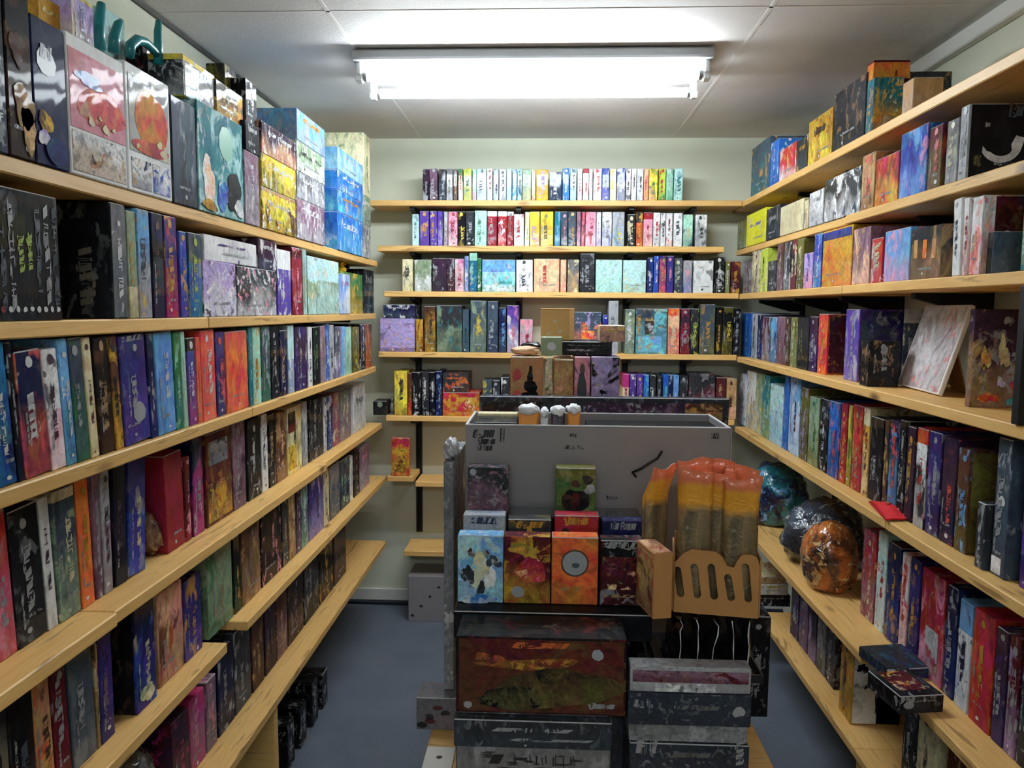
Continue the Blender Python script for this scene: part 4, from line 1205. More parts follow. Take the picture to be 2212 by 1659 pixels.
# flat boxes sticking out over the sixth shelf's edge
def flat_box(corners, z, th, cols, label, key='R6', **kw):
    p = [onZ(x, y, z+th) for x, y in corners]; u = (p[1]-p[0]); ang = math.atan2(u.y, u.x); w = u.length; d = (p[3]-p[0]).length
    o = game_box('board_game_box', (p[0]+p[1])/2 - Vector((0, 0, th)), ang, w, d, th, *cols, key, None, None, 0, None, **kw); o.location.z = z; REC[-1]['label'] = label
    return o, w, d, th
z6 = ZR['R6']+.001
o, w, d, h = flat_box(((1945, 1505), (2040, 1500), (2020, 1452), (1938, 1452)), z6, .045, ('black', 'charcoal', 'silver'), 'black flat box with a card picture at the front of the right wall sixth shelf')
me = mesh_from([(-w*.36, d*.2, h+.0006), (w*.3, d*.2, h+.0006), (w*.3, d*.9, h+.0006), (-w*.36, d*.9, h+.0006)], [(0, 1, 2, 3)]); add_uv(me)
q = link('cover_picture', me, M_PRINT, o); inks(q, 'maroon', 'gold', 'cream', scale=20, smear=1); decal(o, 'white_label', DS[0], -w*.3, h*.5, .03, .02, 'silver')
flat_box(((1925, 1447), (2022, 1441), (2003, 1396), (1905, 1397)), z6, .03, ('charcoal', 'indigo', 'teal'), 'dark flat box with a teal figure under the crimson box', blot=.6, fleck=.4)
# yellow spined box with ink splash cover on the lowest shelf
z = ZR['R7']+.001; X = XR+.04
Yc = Yat(1836, X, z); wS = Yat(1811, X, z)-Yc; x1 = Xat(1943, Yc, z); h = Zat(1402, X, Yc)-z
o = game_box('board_game_box', (X, Yc+wS/2, z), -math.pi/2, wS, min(x1-X, XWR-X-.03), h, 'gold', 'olive', 'maroon', 'R7', None, None, 0, None, blot=.5); REC[-1]['label'] = 'yellow spined box with a white ink splash cover on the right wall lowest shelf'
dd = min(x1-X, XWR-X-.03)
panel(o, 'cover_picture', -dd*.22, h*.5, dd*.5, h*.97, ('white', 'silver', 'black'), 'r', wS, dd, scale=9, smear=1, blot=.2, fleck=.6)
for k, (cx, cz, sx, sz) in enumerate(((-.3, .75, .16, .2), (-.1, .82, .12, .1), (-.22, .5, .06, .06), (.0, .3, .04, .5))): pblob(o, 'ink_splash', cx*dd, cz*h, sx*dd*1.6, sz*h, ('black', 'charcoal', 'silver'), 60+k, .6, side='r', w=wS, d=dd, blot=.2); panel(o, 'cover_picture', dd*.25, h*.5, dd*.48, h*.97, ('indigo', 'sky', 'silver'), 'r', wS, dd, scale=9, smear=.7)
on_right('R7', 1944, 1970, 1500, .06, .2, 'charcoal', 'black', 'silver', 'charcoal box behind the ink splash cover on the right wall lowest shelf')
on_right('R7', 1974, 2012, 1545, .06, .2, 'cream', 'tan', 'plum', 'cream box with dark stripes low at the right', blot=.5)
on_right('R7', 2034, 2075, 1596, .06, .2, 'brown', 'charcoal', 'tan', 'brown speckled box right of the cream striped box, low at the right')
# stack of flat boxes at the far end of the lowest shelf
z = ZR['R7']+.001; zc = z
Yc = Yat(1637, XR+.0, z)+.06
for k, (c_, hh, lb) in enumerate(((('black', 'charcoal', 'silver'), .05, 'flat black box under the white and red ones at the right'), (('white', 'silver', 'yellow'), .05, 'flat white box on the black one at the far lower right'), (('cream', 'crimson', 'gold'), .03, 'flat cream and red box topping the low stack at the right'))):
    o = game_box('board_game_box', (1.0-.01*k, Yc, zc), .03*k, .17, .2, hh, *c_, 'R7', None, None, 0, None, blot=.6); REC[-1]['label'] = lb; zc += hh+.001
# ------------------------------------------------------------------ centre island
ZT = .50
tx0, tx1 = onZ(910, 1655, ZT).x, onZ(1672, 1655, ZT).x
t = tag(empty('display_table', ((tx0+tx1)/2, 1.95, 0)), 'low pine display table carrying the boxes in the middle of the aisle', 'table')
wT = tx1-tx0
for k in range(4):
    o = link('table_board', bx(-wT/2+k*wT/4+.001, -wT/2+(k+1)*wT/4-.001, -.72, .85, ZT-.025, ZT, .003), M_WOOD, t)
for sx in (-1, 1):
    for yy in (-.68, .8): link('leg', bx(sx*(wT/2-.04)-.025, sx*(wT/2-.04)+.025, yy-.025, yy+.025, 0, ZT-.025, .003), M_WOOD, t)
    link('apron', bx(sx*(wT/2-.04)-.012, sx*(wT/2-.04)+.012, -.655, .775, ZT-.11, ZT-.025, .002), M_WOOD, t)
def cb(x0, x1, Y, z, yt, d, c1, c2, c3, label, name='board_game_box', title=None, emb=None, rz=0, h=None, **kw):
    a, b = Xat(x0, Y, z), Xat(x1, Y, z); h = h or Zat(yt, (a+b)/2, Y)-z
    o = game_box(name, ((a+b)/2, Y, z), rz, b-a-.001, d, h, c1, c2, c3, 'C0', title, emb, 0, None, **kw); REC[-1]['label'] = label
    return o, b-a-.001, d, h, z+h+.0008
# front left stack, bottom up
Z = ZT+.001
zr = Zat(1378, -.02, 1.5)                               # top of the dark red box
zb = Zat(1541, -.02, 1.5)-.002                               # its base
zs = Zat(1611, -.02, 1.5); zg = Zat(1557, -.02, 1.49)
o, w, d, h, zt = cb(985, 1316, 1.5, Z, 0, .12, 'grey', 'silver', 'charcoal', 'grey box with black lettering at the bottom of the front left stack', h=zs-Z-.001, blot=.4, fleck=.3, title=False)
decal(o, 'title_lettering', TH[4], .0, h-.045, .2, .03, 'charcoal'); decal(o, 'ink_mark', TH[5], .02, h-.075, .26, .03, 'charcoal')
o, w, d, h, zt = cb(980, 1322, 1.49, zt, 0, .13, 'charcoal', 'slate', 'silver', 'slim charcoal box under the big dark red box', h=zg-zt-.001, blot=.4, fleck=.25)
o, w, d, h, zt = cb(988, 1315, 1.512, zt, 0, .11, 'grey', 'charcoal', 'silver', 'thin grey box between the slim charcoal and the dark red box', h=zb-zt-.001, blot=.6, fleck=.5, title=False)
zt += .001
o, w, d, h, zt = cb(985, 1352, 1.5, zt, 0, .115, 'black', 'maroon', 'tan', 'big dark red box with a battle scene on top of the front left stack', h=zr-zt, title=False, emb=False, blot=.7, fleck=.15, scale=9, smear=1)
panel(o, 'cover_print', 0, h*.5, w*.97, h*.95, ((92, 34, 30), 'brown', 'black'), scale=10, smear=1.2, blot=.9, fleck=.5)
pblob(o, 'battle_scene', .03, h*.34, w*.84, h*.62, ((74, 60, 36), (96, 88, 46), 'black'), 201, .28, scale=17, smear=1, blot=1, fleck=1, off=.0022)
pblob(o, 'battle_scene', -.06, h*.2, w*.5, h*.34, ((40, 40, 32), (90, 84, 50), 'black'), 202, .3, scale=24, smear=1, blot=1, fleck=1, off=.0025)
pblob(o, 'cover_glow', -w*.06, h*.66, w*.66, h*.2, ((140, 80, 34), 'brown', 'gold'), 203, .45, scale=22, smear=1.5, blot=.8, fleck=.5, off=.0017)
pblob(o, 'cover_flare', -w*.3, h*.72, w*.2, h*.2, ((170, 84, 50), 'brown', 'orange'), 204, .5, scale=22, off=.0019)
decal(o, 'title_lettering', TH[0], .0, h*.86, w*.32, h*.1, 'orange', off=.0028); decal(o, 'round_badge', DS[2], w*.33, h*.8, .034, .026, 'silver', off=.0028, label='pale oval badge'); decal(o, 'publisher_emblem', DS[4], -w*.43, h*.1, .02, .022, 'silver', off=.0028); decal(o, 'small_lettering', TH[3], w*.36, h*.09, .06, .014, 'silver', off=.0028)
ztop = zt
# black ledge box and the small boxes on it
Yk = 1.63
zk = Zat(1324, 0, Yk)
zl = Zat(1382, 0, Yk)
o, w, d, h, zt = cb(984, 1345, Yk+.004, Z, 0, .29, 'charcoal', 'slate', 'grey', 'tall charcoal box hidden behind the big dark red box', h=zl-Z-.001, blot=.3, fleck=.1)
o, w, d, h, zt = cb(980, 1408, Yk, zt, 0, .30, 'black', 'charcoal', 'grey', 'long glossy black box carrying the small card boxes', h=zk-zl, title=False, emb=False, blot=.15, fleck=0.)
ZK = zt
FR = (('sky', 'aqua', 'white', 'light blue card box with white creatures, leftmost of the front four'), ('maroon', 'gold', 'red', 'red and gold card box with a round badge in the front four'), ('orange', 'brown', 'tan', 'orange card box with a white planet disc in the front four'), ('black', 'maroon', 'silver', 'black card box with pale red figures, rightmost of the front four'))
fb = []
for (x0, x1, yt), q in zip(((988, 1087, 1157), (1088, 1188, 1160), (1190, 1291, 1161), (1295, 1386, 1168)), FR):
    o, w, d, h, zt = cb(x0, x1, 1.68, ZK, yt, .045, *q, name='card_game_box', title=False, emb=False, blot=.8 if q[0] != 'orange' else .45, fleck=.5 if q[0] != 'orange' else .15, smear=1, scale=15)
    fb.append((o, w, d, h, zt))
o, w, d, h, zt = fb[0]
for k, (cx, cz, sx, sz, cc, i) in enumerate(((-.02, .5, .44, .6, 'cream', 3), (-.27, .42, .28, .36, 'charcoal', 4), (.22, .36, .26, .4, 'white', 4), (.3, .62, .3, .26, 'slate', 3), (.02, .22, .22, .2, 'charcoal', 4), (-.2, .74, .16, .16, 'maroon', 4), (.12, .74, .14, .16, 'maroon', 3), (-.02, .06, .9, .14, 'blue', 4))): pblob(o, 'cover_creature', cx*w, cz*h, sx*w*1.2, sz*h*1.1, (cc, 'slate' if cc in ('charcoal', 'slate') else 'aqua', 'white'), 70+k, .5, off=.0008+.0003*k, blot=.5)
o, w, d, h, zt = fb[1]; decal(o, 'round_badge', DS[1], -w*.2, h*.18, .032, .032, 'silver', off=.001); pblob(o, 'cover_figure', w*.08, h*.5, w*.7, h*.5, ('crimson', (200, 80, 50), 'peach'), 80, .3, scale=24, blot=.9); pblob(o, 'yellow_cloud', -w*.1, h*.82, w*.8, h*.2, ('gold', 'olive', 'yellow'), 81, .4, off=.002, scale=20, blot=.8)
o, w, d, h, zt = fb[2]; decal(o, 'planet_ring', disc_mesh(50, 24, .02), 0, h*.62, .064, .064, 'brown', off=.0008); decal(o, 'planet_disc', disc_mesh(51, 24, .02), 0, h*.62, .056, .056, 'silver', off=.0012); decal(o, 'planet_tree', DS[4], .002, h*.58, .02, .018, 'slate', off=.0016); decal(o, 'small_lettering', TH[2], -.01, h*.2, .05, .01, 'tan')
o, w, d, h, zt = fb[3]
panel(o, 'cover_picture', 0, h*.5, w*.9, h*.5, ('maroon', 'black', 'peach'), scale=22, smear=1, blot=.8, fleck=1); decal(o, 'title_lettering', TH[6], 0, h*.86, w*.85, h*.14, 'silver'); decal(o, 'small_lettering', TH[1], 0, h*.12, w*.8, h*.06, 'tan')
# stepped black riser behind the front four
r1, r2 = ZK+.012, Zat(1108, 0, 1.86)
xa, xb2 = Xat(1000, 1.76, ZK), Xat(1392, 1.76, ZK)
o = link('display_riser', join_mesh([chamfer(xa, xb2, 1.735, 1.925, ZK, r1-.001, .002), chamfer(xa, xb2, 1.83, 1.925, r1-.001, r2-.001, .002)]), M_BLACKFOIL); tag(o, 'black stepped riser under the back two tiers of card boxes', 'riser')
SEC = ((1000, 1091, 1113, 'silver', 'sky', 'navy', 'pale blue card box with dark lettering in the second tier', .4), (1096, 1190, 1122, 'charcoal', 'olive', 'gold', 'dark card box with a small gold crest in the second tier', .5), (1196, 1291, 1114, 'crimson', 'red', 'gold', 'red card box with gold lettering in the second tier', .3), (1298, 1388, 1126, 'navy', 'indigo', 'silver', 'navy card box with white lettering in the second tier', .3))
for x0, x1, yt, a_, b2, c_, lb, bl in SEC:
    o, w, d, h, zt = cb(x0, x1, 1.75, r1, yt, .045, a_, b2, c_, lb, name='card_game_box', title=False, emb=False, blot=bl, fleck=.2, smear=1)
    decal(o, 'title_lettering', TH[len(lb) % 8], 0, h*.86, w*.6, h*.13, c_)
    if a_ == 'charcoal': decal(o, 'gold_crest', DS[2], 0, h*.84, .018, .02, 'gold', off=.0014)
    if a_ == 'crimson': decal(o, 'dark_figure', DS[3], -w*.26, h*.78, .022, .024, 'black', off=.0014)
for x0, x1, yt, a_, b2, c_, lb, sc in ((1009, 1098, 1010, 'charcoal', 'mauve', 'silver', 'tall dark card box crowded with grey figures in the back tier', 24), (1199, 1286, 1011, 'olive', 'green', 'cream', 'olive green card box with a seated dark figure in the back tier', 12)):
    o, w, d, h, zt = cb(x0, x1, 1.85, r2, yt, .05, a_, b2, c_, lb, name='card_game_box', title=False, emb=False, blot=.9, fleck=.6 if sc > 20 else .15, scale=sc, smear=1, split=.8 if sc < 20 else 2, c4='olive')
    if sc < 20:
        for k, (cx, cz, sx, sz, cc) in enumerate(((.0, .28, .62, .62, 'black'), (.0, .3, .2, .4, 'maroon'), (0, .66, .2, .18, 'brown'), (.36, .55, .26, .22, 'silver'), (.3, .75, .26, .2, 'charcoal'))): pblob(o, 'cover_figure', cx*w, cz*h, sx*w*1.2, sz*h*1.1, (cc, 'charcoal', 'brown'), 90+k, .3, off=.0008+.0003*k, blot=.6)
    else: decal(o, 'corner_badge', DS[0], -w*.36, h*.9, .018, .018, 'silver')
# large grey open carton behind
Yf, Yb_ = 1.95, 2.2
x0, x1 = Xat(1005, Yf, 1.2), Xat(1577, Yf, 1.2); zc = Zat(923, (x0+x1)/2, Yf)
t = tag(empty('open_carton', ((x0+x1)/2, Yf, Z)), 'large open grey carton with handwriting in the middle of the display', 'carton')
hw, hc, dp = (x1-x0)/2, zc-Z, Yb_-Yf
M_RIM = simple('worn_edge_and_glint', (206, 206, 210), .4, .2, 30)  # worn carton rims, and the painted glints on the black packs
for nm, me in (('front_panel', bx(-hw, hw, 0, .006, 0, hc, .0015)), ('back_panel', bx(-hw, hw, dp-.006, dp, 0, hc, .0015)), ('side_panel', bx(-hw, -hw+.006, .0065, dp-.0065, 0, hc, .0015)), ('side_panel', bx(hw-.006, hw, .0065, dp-.0065, 0, hc, .0015)), ('bottom_panel', bx(-hw+.007, hw-.007, .007, dp-.007, 0, .006, .001))): link(nm, me, M_GREYCARD, t)
for nm, me in (('worn_rim', bx(-hw, hw, -.0005, .0065, hc+.0002, hc+.004, .001)), ('worn_rim', bx(-hw, hw, dp-.0065, dp+.0005, hc+.0002, hc+.004, .001)), ('worn_rim', bx(-hw, -hw+.0065, .007, dp-.007, hc+.0002, hc+.004, .001)), ('worn_rim', bx(hw-.0065, hw, .007, dp-.007, hc+.0002, hc+.004, .001)), ('worn_rim', bx(hw+.0002, hw+.002, -.001, .005, .2, hc, .0005))): link(nm, me, M_RIM, t)
for px, py, sx, sz, i in ((1045, 948, .055, .028, 0), (1052, 962, .05, .02, 3), (1046, 975, .04, .018, 5), (1085, 960, .014, .05, 2), (1545, 950, .02, .02, 1), (1322, 1080, .03, .012, 4), (1238, 945, .02, .012, 6), (1240, 972, .05, .014, 7)):
    p = onY(px, py, Yf); decal(t, 'handwriting', TH[i], p.x-t.location.x, p.z-Z, sx, sz, 'black')
# things standing in the carton
zi = Z+.008
zz = Zat(900, 0, Yf+.05)
o, w, d, h, zt = cb(1022, 1113, Yf+.05, zi, 0, .12, 'black', 'olive', 'lime', 'black box with green fruit picture standing in the open carton', h=zc-zi+.002, title=False, emb=False, blot=.2, fleck=0)
o, w, d, h, zt = cb(1258, 1530, Yf+.06, zi, 0, .1, 'black', 'black', 'charcoal', 'long black box standing in the right half of the open carton', h=zc-zi-.004, title=False, emb=False, blot=.3, fleck=.1)
o, w, d, h, zt = cb(1030, 1113, Yf+.18, zi, 0, .04, 'cream', 'lime', 'white', 'box with a pale yellow top edge at the back of the open carton', h=zc-zi+.008, title=False, emb=False, blot=.2, fleck=0)
M_ORPAPER = simple('orange_paper', (238, 150, 50), .5, .18, 30)
M_PLUM = simple('plum_paper', (56, 40, 60), .4, .2, 20)
def pouch(x0, x1, y0, y1, Y, mat, label, cloth=True, base=None):
    a, b = Xat(x0, Y, 1.28), Xat(x1, Y, 1.28); z1 = Zat(y0, a, Y); z0 = zi+.001
    w, h = b-a, z1-z0
    vs, fs = [], []
    for i, (f, g_) in enumerate(((0, .8), (.3, 1), (.7, 1), (.94, .9), (1, .96))):
        for k in range(12):
            an = 2*math.pi*k/12; ex = abs(math.cos(an))**.5*(1 if math.cos(an) >= 0 else -1); ey = abs(math.sin(an))**.5*(1 if math.sin(an) >= 0 else -1)
            vs.append((ex*w/2*g_, .03+ey*.028*(g_ if f < .95 else .3), f*h))
    for i in range(4):
        for k in range(12): fs.append((i*12+k, i*12+(k+1) % 12, (i+1)*12+(k+1) % 12, (i+1)*12+k))
    fs += [tuple(range(12))[::-1], tuple(range(48, 60))]
    o = link('paper_pouch', mesh_from(vs, fs), mat, None, ((a+b)/2, Y, z0)); tag(o, label, 'pouch')
    for k in range(3): decal(o, 'print_mark', DS[k], (-.2+.2*k)*w, h*(.93-.02*k), .012, .012, 'cream', off=-.0005)
    if cloth: blob('cloth_top', (0, .03, h*.985), w*.5, .032, .014, M_CLOTHW, x0, .35, 3, 3.5, flat=False, parent=o)
    return o
pouch(1118, 1165, 890, 922, Yf+.02, M_ORPAPER, 'orange paper pouch with white tissue in the open carton, left of the plum one', True)
pouch(1167, 1185, 898, 922, Yf+.03, M_CLOTHW, 'narrow white cloth pouch in the open carton')
pouch(1189, 1222, 893, 922, Yf+.02, M_PLUM, 'plum paper pouch with white tissue on top in the open carton', True)
pouch(1225, 1255, 890, 922, Yf+.02, M_ORPAPER, 'orange paper pouch in the open carton, right of the plum one', True)
# dark long box behind the carton
Yd = 2.28
zz = Zat(858, .1, Yd)
o, w, d, h, zt = cb(1034, 1556, Yd, Z, 0, .04, 'charcoal', 'navy', 'silver', 'long dark box with small figures behind the open carton', h=zz-Z, title=False, emb=False, blot=.5, fleck=.3)
panel(o, 'cover_strip', w*.12, h-.048, w*.4, .066, ('plum', 'mauve', 'silver'), scale=26, smear=1, blot=.8, fleck=.8); panel(o, 'cover_strip', -w*.36, h-.045, w*.26, .06, ('black', 'brown', 'silver'), scale=26, smear=1, blot=.6, fleck=.6); panel(o, 'cover_strip', w*.4, h-.04, w*.15, .05, ('brown', 'tan', 'gold'), scale=26, smear=1)
# carton carrying the tall boxes at the back of the island
o = link('carton', bx(-.2, .2, 0, .30, 0, .6), M_CARD, None, (.04, 2.44, Z)); tag(o, 'plain cardboard carton under the tall picture boxes at the back of the display', 'carton')
zq = Z+.601
Yq = 2.46
q = []
for x0, x1, yt, a_, b2, c_, lb, kw in ((1101, 1172, 771, 'tan', 'red', 'cream', 'tan picture box with a black silhouette, left of the tall back boxes', dict(scale=9, blot=.25, fleck=.1)), (1174, 1192, 773, 'cream', 'black', 'peach', 'narrow cream and black box among the tall back boxes', dict(scale=14, blot=1)), (1194, 1236, 777, 'tan', 'peach', 'red', 'tan picture box with red figures among the tall back boxes', dict(scale=14, blot=.8, fleck=.8)), (1238, 1272, 771, 'pink', 'charcoal', 'silver', 'pink box with a black robed figure among the tall back boxes', dict(scale=10, blot=.8)), (1274, 1335, 771, 'lilac', 'black', 'cream', 'lilac, black and cream box, rightmost of the tall back boxes', dict(scale=13, blot=1))):
    q.append(cb(x0, x1, Yq, zq, yt, .26, a_, b2, c_, lb, title=False, emb=False, smear=.8, **kw))
o, w, d, h, zt = q[0]
for k, (cx, cz, s, t_) in enumerate(((.1, .8, .22, .2), (.12, .7, .4, .25), (.1, .6, .55, .25), (.12, .88, .1, .14))): pblob(o, 'black_silhouette', cx*w, h*cz, s*w*1.1, t_*h*.66, ('black', 'black', 'charcoal'), 95+k, .3, off=.001+.0003*k, blot=.1, fleck=0)
decal(o, 'red_figure', DS[3], -w*.3, h*.82, w*.3, h*.16, 'red'); decal(o, 'red_figure', DS[4], -w*.3, h*.62, w*.3, h*.12, 'coral')
o, w, d, h, zt = q[3]; decal(o, 'black_robe', DS[2], 0, h*.68, w*.85, h*.36, 'charcoal'); decal(o, 'robed_head', DS[0], 0, h*.88, w*.36, h*.12, 'brown')
zt = max(x[4] for x in q)+.001
M_POUCH = simple('printed_pouch', (150, 165, 130), .4, .35, 24, .2)
a, b_ = Xat(1205, Yq, zt), Xat(1320, Yq, zt)
o, w, d, h, z2 = cb(1206, 1322, Yq+.04, zt, 738, .2, 'black', 'charcoal', 'grey', 'black flat box on top of the tall back boxes', blot=.3, fleck=.2)
o, w, d, h, z3 = cb(1295, 1350, Yq+.02, z2, 703, .1, 'peach', 'mauve', 'lime', 'small peach box on the black flat box at the back', name='card_game_box', blot=.8, smear=1)
blob('cloth_bag', (Xat(1136, Yq+.08, zt), Yq+.08, zt), .05, .05, .016, simple('tan_linen', (196, 160, 128), .8, .2, 40, .3), 31, .25, label='crumpled tan cloth bag on the tan silhouette box', cat='bag')
o = blob('foil_pouch', (Xat(1150, Yq+.17, zt), Yq+.19, zt),   .035, .03, .022, M_BLACKFOIL, 33, .5, label='small crumpled black foil pouch behind the tan cloth bag', cat='pouch')
o = link('printed_pouch', bx(-.035, .035, -.006, .006, 0, .062, .004), M_POUCH, None, (Xat(1191, Yq+.0, zt), Yq+.012, zt), .1); tag(o, 'white and green printed pouch in front of the cardboard box', 'pouch'); decal(o, 'print_mark', DS[2], 0, .03, .04, .03, 'white', off=.0068)
# cardboard box on top
Yx = Yq+.08; zx = z2
a, b_ = Xat(1160, Yx, zx), Xat(1224, Yx, zx)
hx = Zat(668, a, Yx)-zx
t = tag(empty('cardboard_box', ((a+b_)/2+.01, Yx, zx), math.radians(-12)), 'small brown cardboard box on top of the back stack', 'carton')
wx = b_-a
link('box_body', bx(-wx/2, wx/2, 0, .09, 0, hx), M_CARDL, t); link('flap', bx(-wx/2, wx/2, -.001, .0445, hx, hx+.003, .001), M_CARDL, t); link('flap', bx(-wx/2, wx/2, .0455, .091, hx, hx+.003, .001), M_CARDL, t)
for cx, cz in ((0, .62), (-.3, .22), (.25, .3)): decal(t, 'worn_spot', DS[3], cx*wx*.7, cz*hx, .018, .014, 'cream', off=.001)
# front right stack
def rs(x0, x1, y0, y1, Y, c, label, z, **kw):
    h = Zat(y0, .28, Y)-z
    return cb(x0, x1, Y, z, 0, (.04 if y0 == 1441 else .3), *c, label, h=h, smear=1, **kw)
zq1 = Zat(1608, .28, 1.5)
o, w, d, h, zt = rs(1356, 1612, 1607, 1659, 1.5, ((50, 56, 70), 'charcoal', 'silver'), 'slate box with white marks at the bottom of the front right stack', Z, blot=.5, fleck=.4, title=False)
decal(o, 'ink_mark', TH[2], -w*.36, h-.028, .05, .04, 'silver'); decal(o, 'small_lettering', TH[3], 0, h-.03, .1, .014, 'grey'); decal(o, 'ink_mark', TV[2], w*.42, h-.04, .02, .06, 'silver')
o, w, d, h, zt = rs(1358, 1614, 1560, 0, 1.505, ('grey', 'silver', 'charcoal'), 'pale grey box between the two slate boxes of the front right stack', zt, blot=.6, fleck=.4, title=False)
o, w, d, h, zt = rs(1356, 1622, 1500, 0, 1.49, ((50, 56, 70), 'charcoal', 'silver'), 'slate box with a white emblem, third up in the front right stack', zt, blot=.4, fleck=.3, title=False)
decal(o, 'white_emblem', DS[3], w*.4, h*.5, .03, .028, 'silver'); decal(o, 'small_lettering', TH[5], w*.05, h*.5, .09, .012, 'grey'); decal(o, 'ink_mark', TH[7], -w*.38, h*.5, .04, .024, 'silver')
zbase = zt
o, w, d, h, zt = rs(1360, 1622, 1441, 0, 1.495, ('silver', 'maroon', 'charcoal'), 'white box with dark red creatures topping the front right stack', zt, blot=.3, fleck=.3, title=False)
panel(o, 'cover_strip', 0, h*.62, w*.96, h*.45, ('mauve', 'maroon', 'black'), scale=17, smear=1.4, blot=1, fleck=.5); panel(o, 'lower_strip', -.01, h*.2, w*.5, h*.34, ('silver', 'white', 'charcoal'), scale=22, smear=1)
zR = zt
# black pouches filed behind the right stack, in a black tray
Yp = 1.552
p0, p1 = Xat(1362, Yp, .8), Xat(1646, Yp, .8)
xledge = Xat(1408, Yk, zl)
zp1 = Zat(1338, .3, Yp)
Zt = zbase+.001; th_ = .018
o = link('black_tray', join_mesh([chamfer(p0, p1, Yp-.012, Yp-.006, Zt, Zt+th_, .001), chamfer(p0, p1, Yp+.15, Yp+.156, Zt, Zt+th_, .001), chamfer(p0, p0+.005, Yp-.005, Yp+.149, Zt, Zt+th_, .001), chamfer(p1-.005, p1, Yp-.005, Yp+.149, Zt, Zt+th_, .001), chamfer(p0+.006, p1-.006, Yp-.005, Yp+.149, Zt, Zt+.004, .001)]), M_BLACKFOIL); tag(o, 'black open tray holding the black foil packs', 'tray')
NTH = ('leftmost', 'second', 'third', 'fourth', 'fifth', 'sixth', 'rightmost')
for k in range(7):
    xk = p0+.03+k*(p1-p0-.06)/6
    zp2 = zl-.012 if xk < xledge+.02 else zp1
    vs = []; hk = zp2-Zt-.006; rk = random.Random(k+70); prof = [(0, 0)]+[(rk.uniform(-.006, .008), hk*f) for f in (.22+.06*rk.random(), .48+.08*rk.random(), .74+.06*rk.random(), .9)]+[(-.004+.004*rk.random(), hk)]
    for x, z in prof:
        for y, tx in ((0, .0015), (.02, .009), (.13, .009), (.146, .0015)): vs.append((x-tx, y, z))
        for y, tx in ((.146, .0015), (.13, .009), (.02, .009), (0, .0015)): vs.append((x+tx, y, z))
    n = 8; fs = [(i*n+j, i*n+(j+1) % n, (i+1)*n+(j+1) % n, (i+1)*n+j) for i in range(len(prof)-1) for j in range(n)] + [tuple(range(n))[::-1], tuple(range((len(prof)-1)*n, len(prof)*n))]
    o = link('foil_pack', mesh_from(vs, fs), M_BLACKFOIL, None, (xk, Yp, Zt+.0055)); tag(o, 'black foil pack filed upright under the orange packs, %s of seven' % (NTH[k] if k in (0, 6) else NTH[k]+' from the left'), 'foil pack', 'black foil packs in the tray')
    link('seam_glint', join_mesh([chamfer(-.0012, .0012, -.0025, -.0005, .01, .08, .0003)]) if False else mesh_from([(x+s*.0009*(1+.6*math.sin(k*3+z*90)), -.0012, z) for x, z in prof[1:] for s in (-1, 1)], [(2*i, 2*i+1, 2*i+3, 2*i+2) for i in range(4)]), M_RIM, o)  # pale strip painted as the zigzag highlight down the black foil
# tall black box at the right of the tray
o, w, d, h, zt = cb(1612, 1658, 1.97, Z, 1332, .12, 'black', 'charcoal', 'silver', 'tall black box with pale marks right of the foil packs', blot=.2, fleck=.5, emb=False)
# kraft tray with slotted front, holding the orange foil packs
Yt_ = 1.60
ztr = zp1 + .004
rzt = math.radians(-9)
xa, xb2 = Xat(1456, Yt_-.03, ztr), Xat(1634, Yt_-.03, ztr); wt = xb2-xa
t = tag(empty('card_tray', ((xa+xb2)/2, Yt_-.03, ztr), rzt), 'brown kraft tray with a slotted wavy front holding orange foil packs', 'tray')
hs = Zat(1180, .33, Yt_)-ztr
def st(cx, z0, z1, r, sl=0):
    return [(cx+r*math.cos(math.radians(a)), z0+r+r*math.sin(math.radians(a))) for a in range(180, 361, 30)] + [(cx+sl+r*math.cos(math.radians(a)), z1-r+r*math.sin(math.radians(a))) for a in range(0, 181, 30)]
out = [(-wt/2, 0), (wt/2, 0), (wt/2, hs*.82), (wt*.47, hs*.94), (wt*.40, hs*.98), (wt*.30, hs*.97), (wt*.24, hs*.88), (wt*.2, hs*.76), (wt*.12, hs*.78), (wt*.06, hs*.92), (-.02*wt, hs*.99), (-wt*.3, hs), (-wt*.4, hs*.93), (-wt/2, hs*.78)]
holes = [st(cx*wt, hs*.24, hs*z1, wt*.045, -.008) for cx, z1 in ((-.42, .72), (-.22, .78), (-.02, .8), (.18, .66), (.38, .84))]
front = flat_curve(out, holes, .005, 'tray_front')
link('slotted_front', front, M_CARD, t, (0, 0, 0))
td = .13
link('side_panel', bx(-wt/2-.0045, -wt/2-.0005, .003, td, 0, hs*.9), M_CARD, t); link('side_panel', bx(wt/2+.0005, wt/2+.0045, .003, td, 0, hs*.9), M_CARD, t)
link('bottom_panel', bx(-wt/2, wt/2, .003, td, .0, .004, .001), M_CARD, t); link('back_panel', bx(-wt/2, wt/2, td+.0005, td+.0045, 0, hs), M_CARD, t)
# thick folded card at the tray's left
o = link('card_box', bx(0, .042, 0, .10, 0, hs*.98+.006), M_CARD, None, (xa-.048, Yt_-.055, ztr-.004), math.radians(14)); tag(o, 'thick orange brown card box at the left of the kraft tray', 'card box')
add_uv(o.data); 
pq = panel(o, 'printed_side', 0, hs*.5, .094, hs*.9, ('tan', 'brown', 'red'), 'l', 0, .1, scale=20, smear=.7); pq.location = (0, .05, hs*.5)
me = mesh_from([(.002, .004, 0), (.040, .004, 0), (.040, .096, 0), (.002, .096, 0)], [(0, 1, 2, 3)]); add_uv(me)
q_ = link('printed_top', me, M_PRINT, o, (0, 0, hs*.98+.0065)); inks(q_, 'peach', 'red', 'tan', scale=40, smear=1, blot=.7)
